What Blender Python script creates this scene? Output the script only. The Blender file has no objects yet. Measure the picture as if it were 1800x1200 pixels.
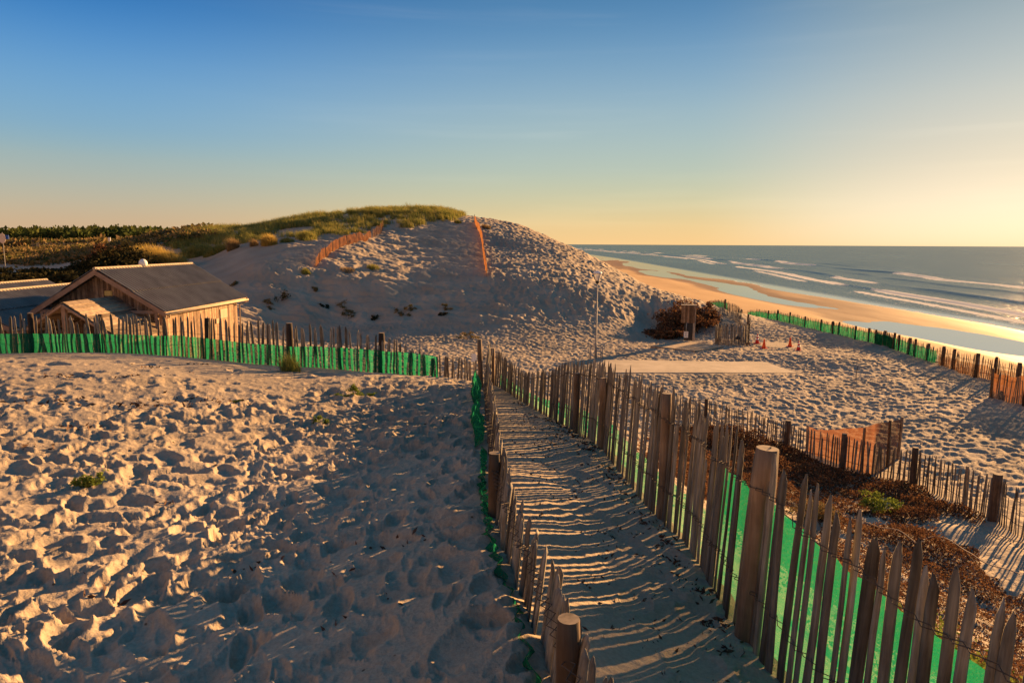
import bpy, bmesh, math, random
import numpy as np
from mathutils import Vector, Matrix, Euler

C = bpy.context.scene.collection
R = math.radians
CZ = 14.0                       # camera height above the sea (sea level is z = 0)
PITCH = math.atan(171.5 / 1200)
ROLL = 0.0050
SUN_AZ, SUN_EL = R(44.5), R(11.6)

# ------------------------------------------------------------------ camera
cam_d = bpy.data.cameras.new("camera"); cam = bpy.data.objects.new("camera", cam_d); C.objects.link(cam)
cam_d.lens = 24.0; cam_d.sensor_width = 36.0; cam_d.clip_start = 0.05; cam_d.clip_end = 60000
cam.location = (0, 0, CZ)
cam.rotation_euler = (Matrix.Rotation(math.pi/2 - PITCH, 4, 'X') @ Matrix.Rotation(ROLL, 4, 'Z')).to_euler()
bpy.context.scene.camera = cam

# ------------------------------------------------------------------ sky, sun, exposure
scn = bpy.context.scene
scn.view_settings.view_transform = 'Standard'
scn.view_settings.look = 'None'
scn.view_settings.gamma = 1
scn.view_settings.exposure = 1.74
world = bpy.data.worlds.new("World"); scn.world = world; world.use_nodes = True
wt = world.node_tree; wt.nodes.clear()
def N(t, typ, **kw):
    n = t.nodes.new(typ)
    for k, v in kw.items():
        if k == 'inp':
            for kk, vv in v.items(): n.inputs[kk].default_value = vv
        else: setattr(n, k, v)
    return n
def ramp(t, stops, interp='LINEAR'):
    n = t.nodes.new('ShaderNodeValToRGB'); n.color_ramp.interpolation = interp
    el = n.color_ramp.elements
    while len(el) < len(stops): el.new(0.5)
    for e, (p, c) in zip(el, stops):
        e.position = p; e.color = (*c, 1) if len(c) == 3 else c
    return n
def srgb(*c):
    return tuple(((v/255)/12.92 if v/255 <= .04045 else ((v/255+.055)/1.055)**2.4) for v in c)
sky = N(wt, 'ShaderNodeTexSky', sky_type='NISHITA', sun_disc=False, sun_elevation=SUN_EL, sun_rotation=SUN_AZ,
        altitude=0, air_density=1.0, dust_density=1.2, ozone_density=1.6)
bg = N(wt, 'ShaderNodeBackground', inp={'Strength': 0.10 * 2 ** -0.29}); out = N(wt, 'ShaderNodeOutputWorld')
# haze and thin high cloud of the evening sky: gradients by elevation and by angle from the sun, in world directions
tc = N(wt, 'ShaderNodeTexCoord'); nrm = N(wt, 'ShaderNodeVectorMath', operation='NORMALIZE')
wt.links.new(tc.outputs['Generated'], nrm.inputs[0])
sep = N(wt, 'ShaderNodeSeparateXYZ'); wt.links.new(nrm.outputs[0], sep.inputs[0])
def wm(op, a, b=None, c=None, clamp=False):
    n = N(wt, 'ShaderNodeMath', operation=op, use_clamp=clamp)
    for i, v in enumerate((a, b, c)):
        if v is None: continue
        if isinstance(v, (int, float)): n.inputs[i].default_value = v
        else: wt.links.new(v, n.inputs[i])
    return n.outputs[0]
hd = N(wt, 'ShaderNodeVectorMath', operation='DOT_PRODUCT'); wt.links.new(nrm.outputs[0], hd.inputs[0])
hd.inputs[1].default_value = (math.sin(SUN_AZ), math.cos(SUN_AZ), 0)
hlen = wm('SQRT', wm('MAXIMUM', wm('SUBTRACT', 1.0, wm('MULTIPLY', sep.outputs[2], sep.outputs[2])), 1e-4))
caz = wm('DIVIDE', hd.outputs['Value'], hlen)           # cosine of azimuth from the sun
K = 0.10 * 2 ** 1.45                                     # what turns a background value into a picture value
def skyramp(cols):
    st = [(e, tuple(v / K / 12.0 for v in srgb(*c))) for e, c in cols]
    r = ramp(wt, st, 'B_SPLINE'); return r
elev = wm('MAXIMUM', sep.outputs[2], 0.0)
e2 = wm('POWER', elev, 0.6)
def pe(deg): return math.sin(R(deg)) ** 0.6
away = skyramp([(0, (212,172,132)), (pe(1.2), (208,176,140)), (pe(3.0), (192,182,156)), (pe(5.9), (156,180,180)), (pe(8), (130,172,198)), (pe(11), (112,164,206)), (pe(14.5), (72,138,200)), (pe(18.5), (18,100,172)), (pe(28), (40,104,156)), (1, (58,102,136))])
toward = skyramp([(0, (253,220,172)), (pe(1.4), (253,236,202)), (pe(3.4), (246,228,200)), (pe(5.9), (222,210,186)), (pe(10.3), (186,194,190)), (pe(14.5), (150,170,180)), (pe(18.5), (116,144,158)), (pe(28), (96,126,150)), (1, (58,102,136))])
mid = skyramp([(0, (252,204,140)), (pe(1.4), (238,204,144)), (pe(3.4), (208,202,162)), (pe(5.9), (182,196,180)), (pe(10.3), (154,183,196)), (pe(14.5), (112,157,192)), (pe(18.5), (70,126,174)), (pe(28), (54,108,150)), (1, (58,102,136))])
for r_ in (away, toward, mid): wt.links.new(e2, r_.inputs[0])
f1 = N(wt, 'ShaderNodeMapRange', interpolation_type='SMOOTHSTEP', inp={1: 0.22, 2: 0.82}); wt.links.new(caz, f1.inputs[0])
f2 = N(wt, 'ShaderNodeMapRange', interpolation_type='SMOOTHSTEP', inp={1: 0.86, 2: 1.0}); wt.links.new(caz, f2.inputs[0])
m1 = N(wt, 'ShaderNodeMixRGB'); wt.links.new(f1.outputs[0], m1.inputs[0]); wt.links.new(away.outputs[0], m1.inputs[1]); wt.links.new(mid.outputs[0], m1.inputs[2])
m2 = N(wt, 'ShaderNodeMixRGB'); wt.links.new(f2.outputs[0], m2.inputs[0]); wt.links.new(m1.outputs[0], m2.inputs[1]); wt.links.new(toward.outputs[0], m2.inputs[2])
# stretched cirrus
mp = N(wt, 'ShaderNodeMapping', inp={'Scale': (1.6, 1.6, 22.0), 'Rotation': (0, 0, R(20))}); wt.links.new(nrm.outputs[0], mp.inputs[0])
nz = N(wt, 'ShaderNodeTexNoise', inp={'Scale': 1.3, 'Detail': 5.0, 'Roughness': 0.5, 'Distortion': 0.3}); wt.links.new(mp.outputs[0], nz.inputs['Vector'])
cr = N(wt, 'ShaderNodeMapRange', interpolation_type='SMOOTHSTEP', inp={1: 0.48, 2: 0.80, 3: 0.0, 4: 0.10}); wt.links.new(nz.outputs[0], cr.inputs[0])
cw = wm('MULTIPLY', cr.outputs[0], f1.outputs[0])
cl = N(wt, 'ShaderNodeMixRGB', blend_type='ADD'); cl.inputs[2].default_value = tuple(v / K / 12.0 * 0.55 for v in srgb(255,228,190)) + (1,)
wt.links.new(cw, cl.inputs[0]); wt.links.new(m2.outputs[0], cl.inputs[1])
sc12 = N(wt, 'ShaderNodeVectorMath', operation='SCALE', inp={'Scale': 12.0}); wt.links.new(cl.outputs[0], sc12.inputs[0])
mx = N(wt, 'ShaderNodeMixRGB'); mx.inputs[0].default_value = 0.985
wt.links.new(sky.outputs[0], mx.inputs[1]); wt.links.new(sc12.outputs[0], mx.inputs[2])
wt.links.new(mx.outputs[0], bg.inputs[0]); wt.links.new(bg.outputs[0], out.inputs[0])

sd = bpy.data.lights.new("sun", 'SUN'); sun = bpy.data.objects.new("sun", sd); C.objects.link(sun)
sd.energy = 5.0; sd.angle = R(0.5); sd.color = (1.0, 0.548, 0.215)
sv = Vector((math.sin(SUN_AZ)*math.cos(SUN_EL), math.cos(SUN_AZ)*math.cos(SUN_EL), math.sin(SUN_EL)))
sun.rotation_euler = sv.to_track_quat('Z', 'Y').to_euler()
sun.location = (60, 60, 40)

# ------------------------------------------------------------------ helpers
rng = random.Random(7); nr = np.random.default_rng(11)
cp, sp = math.cos(PITCH), math.sin(PITCH)
def W(px, py, d):
    "where a sight line of the survey picture is d metres ahead; z measured from the eye"
    dx, dy = px - 900, py - 600
    dx, dy = dx + dy*ROLL, dy - dx*ROLL
    v = -dy/1200*d
    return (dx/1200*d, d*cp + v*sp, v*cp - d*sp)
def Wz(px, py, z):
    x, y, zz = W(px, py, 1.0); k = z/zz
    return (x*k, y*k, z)
def tag(o, label=None, cat=None, group=None, kind=None):
    if label: o['label'] = label
    if cat: o['category'] = cat
    if group: o['group'] = group
    if kind: o['kind'] = kind
    return o
def empty(name, loc, label, cat, group=None, rz=0):
    o = bpy.data.objects.new(name, None); C.objects.link(o); o.location = loc; o.rotation_euler = (0, 0, rz)
    o.empty_display_size = .2
    return tag(o, label, cat, group)
def np_mesh(name, V, F, mat, parent=None, smooth=False, nper=None, link=True):
    "V (n,3); F (m,k) array of equal-sized faces"
    V = np.asarray(V, np.float32); F = np.asarray(F, np.int32)
    me = bpy.data.meshes.new(name)
    k = F.shape[1]
    me.vertices.add(len(V)); me.vertices.foreach_set('co', V.ravel())
    me.loops.add(F.size); me.loops.foreach_set('vertex_index', F.ravel())
    me.polygons.add(len(F)); me.polygons.foreach_set('loop_start', np.arange(0, F.size, k, dtype=np.int32))
    try: me.polygons.foreach_set('loop_total', np.full(len(F), k, np.int32))
    except Exception: pass
    if smooth: me.polygons.foreach_set('use_smooth', np.ones(len(F), bool))
    if mat: me.materials.append(mat)
    me.update(calc_edges=True); me.validate()
    if not link: return me
    o = bpy.data.objects.new(name, me); C.objects.link(o)
    if parent: o.parent = parent
    return o
class MB:
    "collects shapes; build() links them as one mesh object"
    def __init__(s): s.v = []; s.f = []; s.m = []; s.mi = 0
    def add(s, vs, fs):
        b = len(s.v); s.v += [tuple(v) for v in vs]; s.f += [tuple(i+b for i in f) for f in fs]; s.m += [s.mi]*len(fs)
    def box(s, c, size, M=None, taper=1.0):
        hx, hy, hz = (q/2 for q in size)
        vs = [Vector((sx*hx*(taper if sz > 0 else 1), sy*hy*(taper if sz > 0 else 1), sz*hz)) for sz in (-1,1) for sy in (-1,1) for sx in (-1,1)]
        vs = [(M @ v if M else v) + Vector(c) for v in vs]
        s.add(vs, [(0,2,3,1),(4,5,7,6),(0,1,5,4),(2,6,7,3),(0,4,6,2),(1,3,7,5)])
    def bar(s, a, b, w, t, up=(0,0,1)):
        a, b = Vector(a), Vector(b); d = b-a; z = d.normalized(); u = Vector(up)
        x = z.cross(u)
        if x.length < 1e-4: x = z.cross(Vector((0,1,0)))
        x.normalize(); y = x.cross(z)
        vs = [p + x*sx*w/2 + y*sy*t/2 for p in (a,b) for sy in (-1,1) for sx in (-1,1)]
        s.add(vs, [(0,2,3,1),(4,5,7,6),(0,1,5,4),(2,6,7,3),(0,4,6,2),(1,3,7,5)])
    def tube(s, pts, rad, n=8, cap=True):
        pts = [Vector(p) for p in pts]; L = len(pts)
        if not hasattr(rad, '__len__'): rad = [rad]*L
        b = len(s.v); vs = []
        ref = Vector((0,0,1))
        for i, p in enumerate(pts):
            d = (pts[min(i+1,L-1)] - pts[max(i-1,0)]).normalized()
            x = d.cross(ref)
            if x.length < 1e-3: x = d.cross(Vector((0,1,0)))
            x.normalize(); y = d.cross(x)
            for k in range(n):
                a = 2*math.pi*k/n
                vs.append(p + (x*math.cos(a) + y*math.sin(a))*rad[i])
        fs = [(i*n+k, i*n+(k+1)%n, (i+1)*n+(k+1)%n, (i+1)*n+k) for i in range(L-1) for k in range(n)]
        if cap: fs += [tuple(range(n)), tuple((L-1)*n+k for k in reversed(range(n)))]
        s.add(vs, fs)
    def lathe(s, prof, n=24, c=(0,0,0)):
        c = Vector(c); vs = []
        for r, z in prof:
            for k in range(n):
                a = 2*math.pi*k/n; vs.append(c + Vector((r*math.cos(a), r*math.sin(a), z)))
        L = len(prof)
        fs = [(i*n+k, i*n+(k+1)%n, (i+1)*n+(k+1)%n, (i+1)*n+k) for i in range(L-1) for k in range(n)]
        fs += [tuple(reversed(range(n))), tuple((L-1)*n+k for k in range(n))]
        s.add(vs, fs)
    def build(s, name, mats, parent=None, smooth=False, bevel=0):
        me = bpy.data.meshes.new(name); me.from_pydata(s.v, [], s.f)
        mats = mats if isinstance(mats, (list, tuple)) else [mats]
        for m in mats: me.materials.append(m)
        for p, i in zip(me.polygons, s.m): p.material_index = i; p.use_smooth = smooth
        bm = bmesh.new(); bm.from_mesh(me); bmesh.ops.recalc_face_normals(bm, faces=bm.faces); bm.to_mesh(me); bm.free()
        o = bpy.data.objects.new(name, me); C.objects.link(o)
        if parent: o.parent = parent
        if bevel:
            b = o.modifiers.new('bevel', 'BEVEL'); b.width = bevel; b.segments = 2; b.limit_method = 'ANGLE'
        return o

# ---- noise in numpy
def hsh(ix, iy, seed):
    h = (ix.astype(np.int64)*374761393 + iy.astype(np.int64)*668265263 + seed*1274126177) & 0xffffffff
    h = ((h ^ (h >> 13)) * 1103515245) & 0xffffffff
    h = ((h ^ (h >> 16)) * 2246822519) & 0xffffffff
    h = h ^ (h >> 15)
    return (h & 0xffffff).astype(np.float32) / 16777216.0
def vnoise(x, y, seed=0):
    ix = np.floor(x); iy = np.floor(y); fx = x-ix; fy = y-iy
    fx = fx*fx*fx*(fx*(fx*6-15)+10); fy = fy*fy*fy*(fy*(fy*6-15)+10)
    a = hsh(ix, iy, seed); b = hsh(ix+1, iy, seed); c = hsh(ix, iy+1, seed); d = hsh(ix+1, iy+1, seed)
    return ((a+(b-a)*fx)*(1-fy) + (c+(d-c)*fx)*fy)*2-1
def fbm(x, y, seed=0, oct=4, gain=.5):
    o = 0; a = 1; t = 0
    for i in range(oct):
        c, s = math.cos(.6+i), math.sin(.6+i)
        o = o + a*vnoise((x*c-y*s)*2**i, (x*s+y*c)*2**i, seed+i*7); t += a; a *= gain
    return o/t
def prints(x, y, cell, r0, r1, seed, prob=1.0, el=1.5, rim=.25, ang=None):
    "trodden sand: overlapping bowls, deepest one wins; returns about -1..+rim"
    ix = np.floor(x/cell); iy = np.floor(y/cell)
    low = np.zeros_like(x); hi = np.zeros_like(x)
    for di in (-1,0,1):
        for dj in (-1,0,1):
            jx = ix+di; jy = iy+dj
            cx = (jx + hsh(jx,jy,seed))*cell; cy = (jy + hsh(jx,jy,seed+1))*cell
            r = r0 + (r1-r0)*hsh(jx,jy,seed+2)
            a = hsh(jx,jy,seed+3)*math.pi if ang is None else ang + (hsh(jx,jy,seed+3)-.5)*1.2
            on = hsh(jx,jy,seed+4) < prob
            dep = .45 + .55*hsh(jx,jy,seed+5)
            ca, sa = np.cos(a), np.sin(a); dx = x-cx; dy = y-cy
            u = (dx*ca+dy*sa)/(r*el); v = (-dx*sa+dy*ca)/r
            q = u*u+v*v
            q = np.where(on, q, 9.0)
            low = np.minimum(low, -dep*np.clip(1-q, 0, 1)**.62)
            hi = np.maximum(hi, rim*dep*np.exp(-((np.sqrt(q)-1.12)/.22)**2))
    return low + hi*np.clip(1+low*2, 0, 1)
def sstep(a, b, x):
    t = np.clip((x-a)/(b-a), 0, 1); return t*t*(3-2*t)

# ------------------------------------------------------------------ terrain
PL = -6.85
ctl = [(-6,-3,-1.8),(0,-3,-1.75),(4,-3,-3.2),(-1.5,2.5,-1.85),(-4,3,-1.8),(-8,4,-1.85),(-3,6,-1.97),(-8,8,-2.02),(-1.6,5,-1.95),(-.9,8,-2.06),(-3,10,-2.12),
  (0.05,.6,-1.58),(.2,1.86,-1.57),(.12,2.42,-1.585),(0,3.2,-1.60),(-.095,3.88,-1.63),(-.16,4.96,-1.70),(-.235,6.5,-1.84),(-.36,9.0,-2.05),(-.42,9.9,-2.12),(-.6,2.5,-1.68),(-.7,4,-1.76),(-.8,6,-1.93),
  (.6,2.4,-1.76),(.55,3.2,-1.79),(.9,3.2,-1.88),(.45,4.4,-1.83),(.8,4.4,-1.93),(.4,5.8,-1.92),(.3,7.4,-2.0),(.0,9,-2.09),(-.1,10.2,-2.15),(1.3,1,-1.9),(1.16,3.1,-1.92),(1.15,4.4,-1.96),(.95,6.5,-2.02),
  (-.5,12,-2.75),(-3,14,-2.7),(-8,17,-3.1),(-14,17,-3.1),(-.5,14,-3.6),
  (1.9,3,-2.35),(1.9,1,-2.3),(1.9,6,-2.5),(1.6,8.5,-2.75),(1.2,11,-3.2),(4,2,-3.6),(4,5,-3.85),(3.5,9,-4.2),(3,13,-4.7),(7,4,-5.2),(7,9,-5.6),(6.3,14,-5.9),(5,20,-6.4),(6,-3,-4.2),
  (11.25,14,-6.3),(11.3,18.5,-6.7),(9.4,21,-6.8),(8,24,-6.8),(6,27,-6.8),(10,8,-6.2),
  (15,12,-6.6),(20,20,-6.8),(15,30,PL),(24,30,-6.6),(24,40,-6.55),(24,50,-6.55),(23,60,-6.7),(10,35,PL),(5,35,PL),(0,38,PL),(10,45,PL),(18,50,PL),(15,58,-6.85),(-5,42,PL),(0,28,-6.8),(-10,35,-6.8),
  (-5,25,-6.4),(0,20,-5.5),(-8,22,-5.3),(-15,24,-5.8),(-22,30,-6.4),(-20,40,-6.4),(-30,35,-6.4),(-24,20,-4.5),(-14,42,-6.6),(28,12,-6.8),(26,0,-6.8),(14,-2,-6.5),(-26,46,-6.2),(-14,22,-5.0)]
for a in [(0,622,14.5),(250,622,14.2),(512,645,13.2),(668,656,12.5),(800,668,11.6),
  (900,600,49),(700,605,48),(500,600,48.5),(1050,590,52),(1150,562,60),(900,545,56),(855,487,63),(1000,498,62),(760,487,63),(650,488,61),(555,472,62),(640,418,79),(680,400,86),
  (1000,436,84),(1050,465,77),(1100,492,71),(1150,514,66),(1185,540,61),(950,413,93),(905,395,99),(850,384,106),(800,378,109),(760,375,109),(700,372,108),(620,376,104),
  (600,490,60),(500,490,58.5),(450,470,61),(400,480,64),(420,436,74),(500,412,84),(500,393,98),(450,400,95),(400,408,88),(350,416,85),(340,460,74),(500,540,55),(450,560,52),(600,545,56),(700,440,76),(780,430,81),(750,545,56),(1000,545,57),(1080,540,59),
  (850,430,83),(920,440,80),(280,466,70),(200,474,70),(260,425,90),(300,415,90),(100,480,72),(0,480,72),(100,500,60),(0,498,60),(100,463,95),(0,463,95),(100,441,170),(0,441,170),(200,436,140),(0,433,300),(200,430,300)]:
    ctl.append(W(*a))
ctl += [(0,130,1.5),(-20,138,-.5),(5,150,-3),(20,165,-8.5),(18,104,-6.8),(24,80,-8.2),(24,100,-8.8),(-40,140,-1.8),(10,300,-6),(26,300,-9),(-300,1000,-1),(0,1000,-3),(26,1000,-9),(-900,1000,-1),(-300,300,-1),(-60,60,-4),(-60,20,-4.5),(-30,8,-2.6),(-20,-3,-2),(-12,60,-3.4)]
ctl = np.array(ctl, np.float64)
def wrp(x, y):
    y = np.clip(y, -3.5, 1500); x = np.minimum(x, 26)
    return np.stack([x/(y+9)*2.2, np.log(y+9)*1.5], -1)
def kern(a, b):
    r2 = ((a[:, None, :]-b[None, :, :])**2).sum(-1)
    return r2*np.log(r2+1e-9)*.5
cw_ = wrp(ctl[:,0], ctl[:,1]); n_ = len(ctl)
A = np.zeros((n_+3, n_+3)); A[:n_,:n_] = kern(cw_, cw_) + np.eye(n_)*1.5e-4
A[:n_,n_] = 1; A[:n_,n_+1:] = cw_; A[n_:,:n_] = A[:n_,n_:].T
sol = np.linalg.solve(A, np.concatenate([ctl[:,2], np.zeros(3)]))
def base_inland(x, y):
    o = np.empty(x.shape, np.float64)
    xf, yf, of = x.ravel(), y.ravel(), o.ravel()
    for s in range(0, len(xf), 60000):
        w_ = wrp(xf[s:s+60000], yf[s:s+60000])
        of[s:s+60000] = kern(w_, cw_) @ sol[:n_] + sol[n_] + w_ @ sol[n_+1:]
    return of.reshape(x.shape)
def beach(x, y):
    "height above the sea of the tidal beach"
    wob = fbm(x*0+3.1, y*.011, 5, 3)*9*np.clip(y/180, .5, 3)
    X = x + wob
    n1 = fbm(x*.075, y*.018, 21, 5); n2 = fbm(x*.016, y*.006, 31, 3)
    z = 1.15 - .045*(X-44)
    z = np.where(X > 62, .34 - .012*(X-62), z)
    pool = sum(a_*np.exp(-((y-yc_)/ly_)**2)*np.exp(-((x-xc_)/wx_)**2) for xc_, yc_, ly_, wx_, a_ in ((68,104,15,6.0,.46),(61,122,16,3.5,.40),(66,182,34,5.5,.46),(74,235,26,4.5,.34),(70,330,40,6,.42),(84,480,50,5,.45),(80,640,60,6,.45)))
    z = z - pool - .10*np.exp(-((X-69)/8)**2)
    z = z + .26*n1*sstep(54, 66, X)
    z = z - .05*np.clip(X-82, 0, 400)
    return z
def height(x, y, detail=False):
    x = np.asarray(x, np.float64); y = np.asarray(y, np.float64)
    zi = base_inland(x, y) + CZ
    zb = beach(x, y)
    e0 = 25.2 + np.clip((y-60)*.02, 0, 3) + fbm(x*0+1.7, y*.05, 9, 3)*.8
    t = sstep(0, 1, (x-e0)/15.5)
    z = zi*(1-t) + zb*t
    if not detail: return z
    r = np.hypot(x, y)
    lf = np.interp(y, LFy, LFx); rf = np.interp(y, RFy, RFx)
    path = sstep(-.12, .1, x-lf)*sstep(-.12, .1, rf-x)*(y < 12)*(y > -1)
    near = 1-sstep(13, 19, y)
    left = near*sstep(.25, -.05, x-lf)*(1-path)
    right = near*sstep(0, .5, x-rf)
    inl = 1-t
    plat = sstep(19, 24, y)*inl*(1-sstep(-6.4, -5.9, zi-CZ))
    plat = np.maximum(plat, inl*sstep(11, 13, x)*(y < 62)*(1-sstep(-6.2, -5.6, zi-CZ)))
    dune = inl*(y > 40)*sstep(-6.5, -6.0, zi-CZ)*(1-sstep(150, 180, r))*sstep(-26, -20, x)
    d = np.zeros_like(z)
    # left foreground, heavily trodden, calmer and smoother towards the crest
    a = left*(1-.93*sstep(6.5, 12.2, y + fbm(x*.3, y*.3, 41, 2)*1.5))
    m = a > .01
    if m.any():
        X, Y = x[m], y[m]
        wx = X + fbm(X*2.1, Y*2.1, 51, 3)*.12; wy = Y + fbm(X*2.1, Y*2.1, 61, 3)*.12
        p = prints(wx, wy, .215, .062, .115, 100, .74, 1.6, .18)*.046
        p += prints(wx+.7, wy+.3, .21, .038, .056, 200, .6, 2.4, .25)*.030 + prints(wx+.2, wy+.9, .07, .022, .04, 230, .5, 1.6, .35)*.009
        p += fbm(X*.8, Y*.8, 71, 3)*.045 + fbm(X*3, Y*3, 75, 4)*.017
        p += (1-np.abs(fbm(X*1.3+Y*.5, Y*1.9, 77, 3)))*.035
        p *= (1+.12*sstep(6.5, 3.5, Y))*(1+.55*sstep(-3.2, -1.2, X))*(.60+.50*sstep(-.35, .3, fbm(X*.55, Y*.55, 79, 3))); d[m] += (p*a[m])
    m = left > .01
    if m.any():
        X, Y = x[m], y[m]
        s = sstep(6, 10, Y)
        p = prints(X, Y, .85, .10, .20, 300, .8, 1.5, .2)*.06*s*(1-.75*sstep(10.8, 12.5, Y)) + prints(X+.4, Y+.2, .42, .06, .12, 320, .6, 1.5, .25)*.035*s*(1-.85*sstep(10.2, 12.2, Y)) + fbm(X*1.2, Y*1.2, 310, 3)*.03*s
        d[m] += p*left[m]
    m = path > .01
    if m.any():
        X, Y = x[m], y[m]
        side = sstep(.15, 1.0, (X-np.interp(Y, LFy, LFx))/1.1)
        p = fbm(X*1.8, Y*1.1, 81, 3)*.03 + prints(X + fbm(X*4, Y*4, 5, 2)*.05, Y, .24, .07, .12, 400, .8, 1.5, .3)*.035*(.10+.9*side) + np.sin((Y+.35*X)*2*math.pi/.085 + 4*fbm(X*2, Y*2, 83, 2))*.0022*(1-side)
        p -= .03*np.sin(np.clip((X-np.interp(Y, LFy, LFx))/1.1, 0, 1)*math.pi)
        d[m] += p*path[m]
    m = right > .01
    if m.any():
        X, Y = x[m], y[m]
        d[m] += (fbm(X*.9, Y*.9, 91, 4)*.16 + prints(X, Y, .5, .12, .22, 500, .5, 1.4, .3)*.05)*right[m]
    pad = np.clip(1 - np.abs(x-PADX)/PADW, 0, 1)*0
    m = plat > .01
    if m.any():
        X, Y = x[m], y[m]
        wx = X + fbm(X*1.5, Y*1.5, 52, 2)*.15; wy = Y + fbm(X*1.5, Y*1.5, 62, 2)*.15
        p = prints(wx, wy, .37, .12, .21, 600, .95, 1.5, .35)*.066 + prints(wx+3, wy, .22, .07, .12, 610, .7, 1.6, .35)*.032 + fbm(X*.35, Y*.35, 620, 3)*.10
        nzx = fbm(X*1.6, Y*1.6, 640, 3)*.30; f_ = flat(X+nzx*.35, Y+nzx*.3); d[m] += p*plat[m]*(1-.92*f_)
        zm = z[m]; pf = np.maximum(inpoly(X, Y, pad_c, 3.2), sstep(4.5, 1.2, np.hypot((X-conepad[0])/1.6, (Y-conepad[1])/1.5))); z[m] = zm*(1-pf) + (PL+CZ)*pf
    m = dune > .01
    if m.any():
        X, Y = x[m], y[m]; zz = zi[m]-CZ
        rf_ = sstep(-9, 3, X - (62-Y)*.10)                  # seaward part is trodden
        wx = X + fbm(X*.8, Y*.8, 53, 2)*.3; wy = Y + fbm(X*.8, Y*.8, 63, 2)*.3
        p = (prints(wx, wy, .62, .22, .38, 700, .9, 1.8, .4, ang=1.2)*.125 + prints(wx, wy+5, .5, .16, .28, 730, .8, 1.7, .35)*.09)*(.10+.90*rf_)
        p += fbm(X*.25, Y*.25, 720, 4)*.26 + (1-np.abs(fbm(X*.13, Y*.55, 725, 4))*2)*.20*(1-.6*rf_) + fbm(X*1.1, Y*1.6, 727, 4)*.19*(1-.5*rf_) + prints(X, Y, .42, .12, .22, 740, .6, 1.5, .35)*.06*(1-rf_)*sstep(-6, -2.5, zz)
        d[m] += p*dune[m]
    m = (inl > .01)*(y > 40)*(x < -10)
    if m.any():
        X, Y = x[m], y[m]; d[m] += fbm(X*.08, Y*.08, 800, 4)*.5*sstep(50, 75, Y)*sstep(-10, -20, X)
    sl = t*(1-t)*4
    d += sl*(fbm(x*.3, y*.3, 820, 4)*.5)
    return z + d

# the two fences of the sand path, as ground lines
LF = [(.55,-.2),(.36,1.0),(.2,1.86),(.12,2.42),(0.0,3.2),(-.095,3.88),(-.16,4.96),(-.235,6.5),(-.31,7.8),(-.36,9.0),(-.42,9.9)]
RF = [(1.62,.6),(1.50,1.3),(1.39,1.96),(1.25,2.6),(1.16,3.13),(1.15,3.8),(1.13,4.4),(1.05,5.0),(.98,5.8),(.89,6.7),(.72,7.7),(.45,8.5),(.19,9.1),(-.05,9.7),(-.27,10.3)]
LFx, LFy = map(np.array, zip(*LF)); RFx, RFy = map(np.array, zip(*RF))
PADX, PADW = 8, 3
PADZ = PL
pad_c = [Wz(1062,633,PADZ), Wz(1345,637,PADZ), Wz(1402,656,PADZ), Wz(1040,655,PADZ)]
conepad = Wz(1372,606,PADZ)
def inpoly(X, Y, poly, soft):
    o = np.full(X.shape, 1e9); k = len(poly)
    for i in range(k):
        x0, y0 = poly[i][:2]; x1, y1 = poly[(i+1)%k][:2]
        nx, ny = (y1-y0), -(x1-x0); L = math.hypot(nx, ny)
        o = np.minimum(o, ((X-x0)*nx+(Y-y0)*ny)/L)
    return sstep(-soft, soft*.2, o)
def flat(X, Y):
    f = inpoly(X, Y, pad_c, .7)
    f = np.maximum(f, sstep(1.15, .8, np.hypot((X-conepad[0])/1.6, (Y-conepad[1])/1.5)))
    return f

# materials -----------------------------------------------------------------
def mat(name):
    m = bpy.data.materials.new(name); m.use_nodes = True; t = m.node_tree; b = t.nodes['Principled BSDF']
    b.inputs['Specular IOR Level'].default_value = .25
    return m, t, b
def simple(name, col, rough=.7, noise=.25, scale=8, metal=0, bump=0, bscale=40, obj=True):
    m, t, b = mat(name); b.inputs['Roughness'].default_value = rough; b.inputs['Metallic'].default_value = metal
    tcn = N(t, 'ShaderNodeTexCoord'); n = N(t, 'ShaderNodeTexNoise', inp={'Scale': scale, 'Detail': 5})
    t.links.new(tcn.outputs['Object'], n.inputs['Vector'])
    r = ramp(t, [(.3, tuple(c*(1-noise) for c in col)), (.7, tuple(min(1, c*(1+noise)) for c in col))])
    t.links.new(n.outputs[0], r.inputs[0]); t.links.new(r.outputs[0], b.inputs['Base Color'])
    if bump:
        n2 = N(t, 'ShaderNodeTexNoise', inp={'Scale': bscale, 'Detail': 4}); t.links.new(tcn.outputs['Object'], n2.inputs['Vector'])
        bp = N(t, 'ShaderNodeBump', inp={'Strength': .6, 'Distance': bump}); t.links.new(n2.outputs[0], bp.inputs['Height']); t.links.new(bp.outputs[0], b.inputs['Normal'])
    return m
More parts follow.
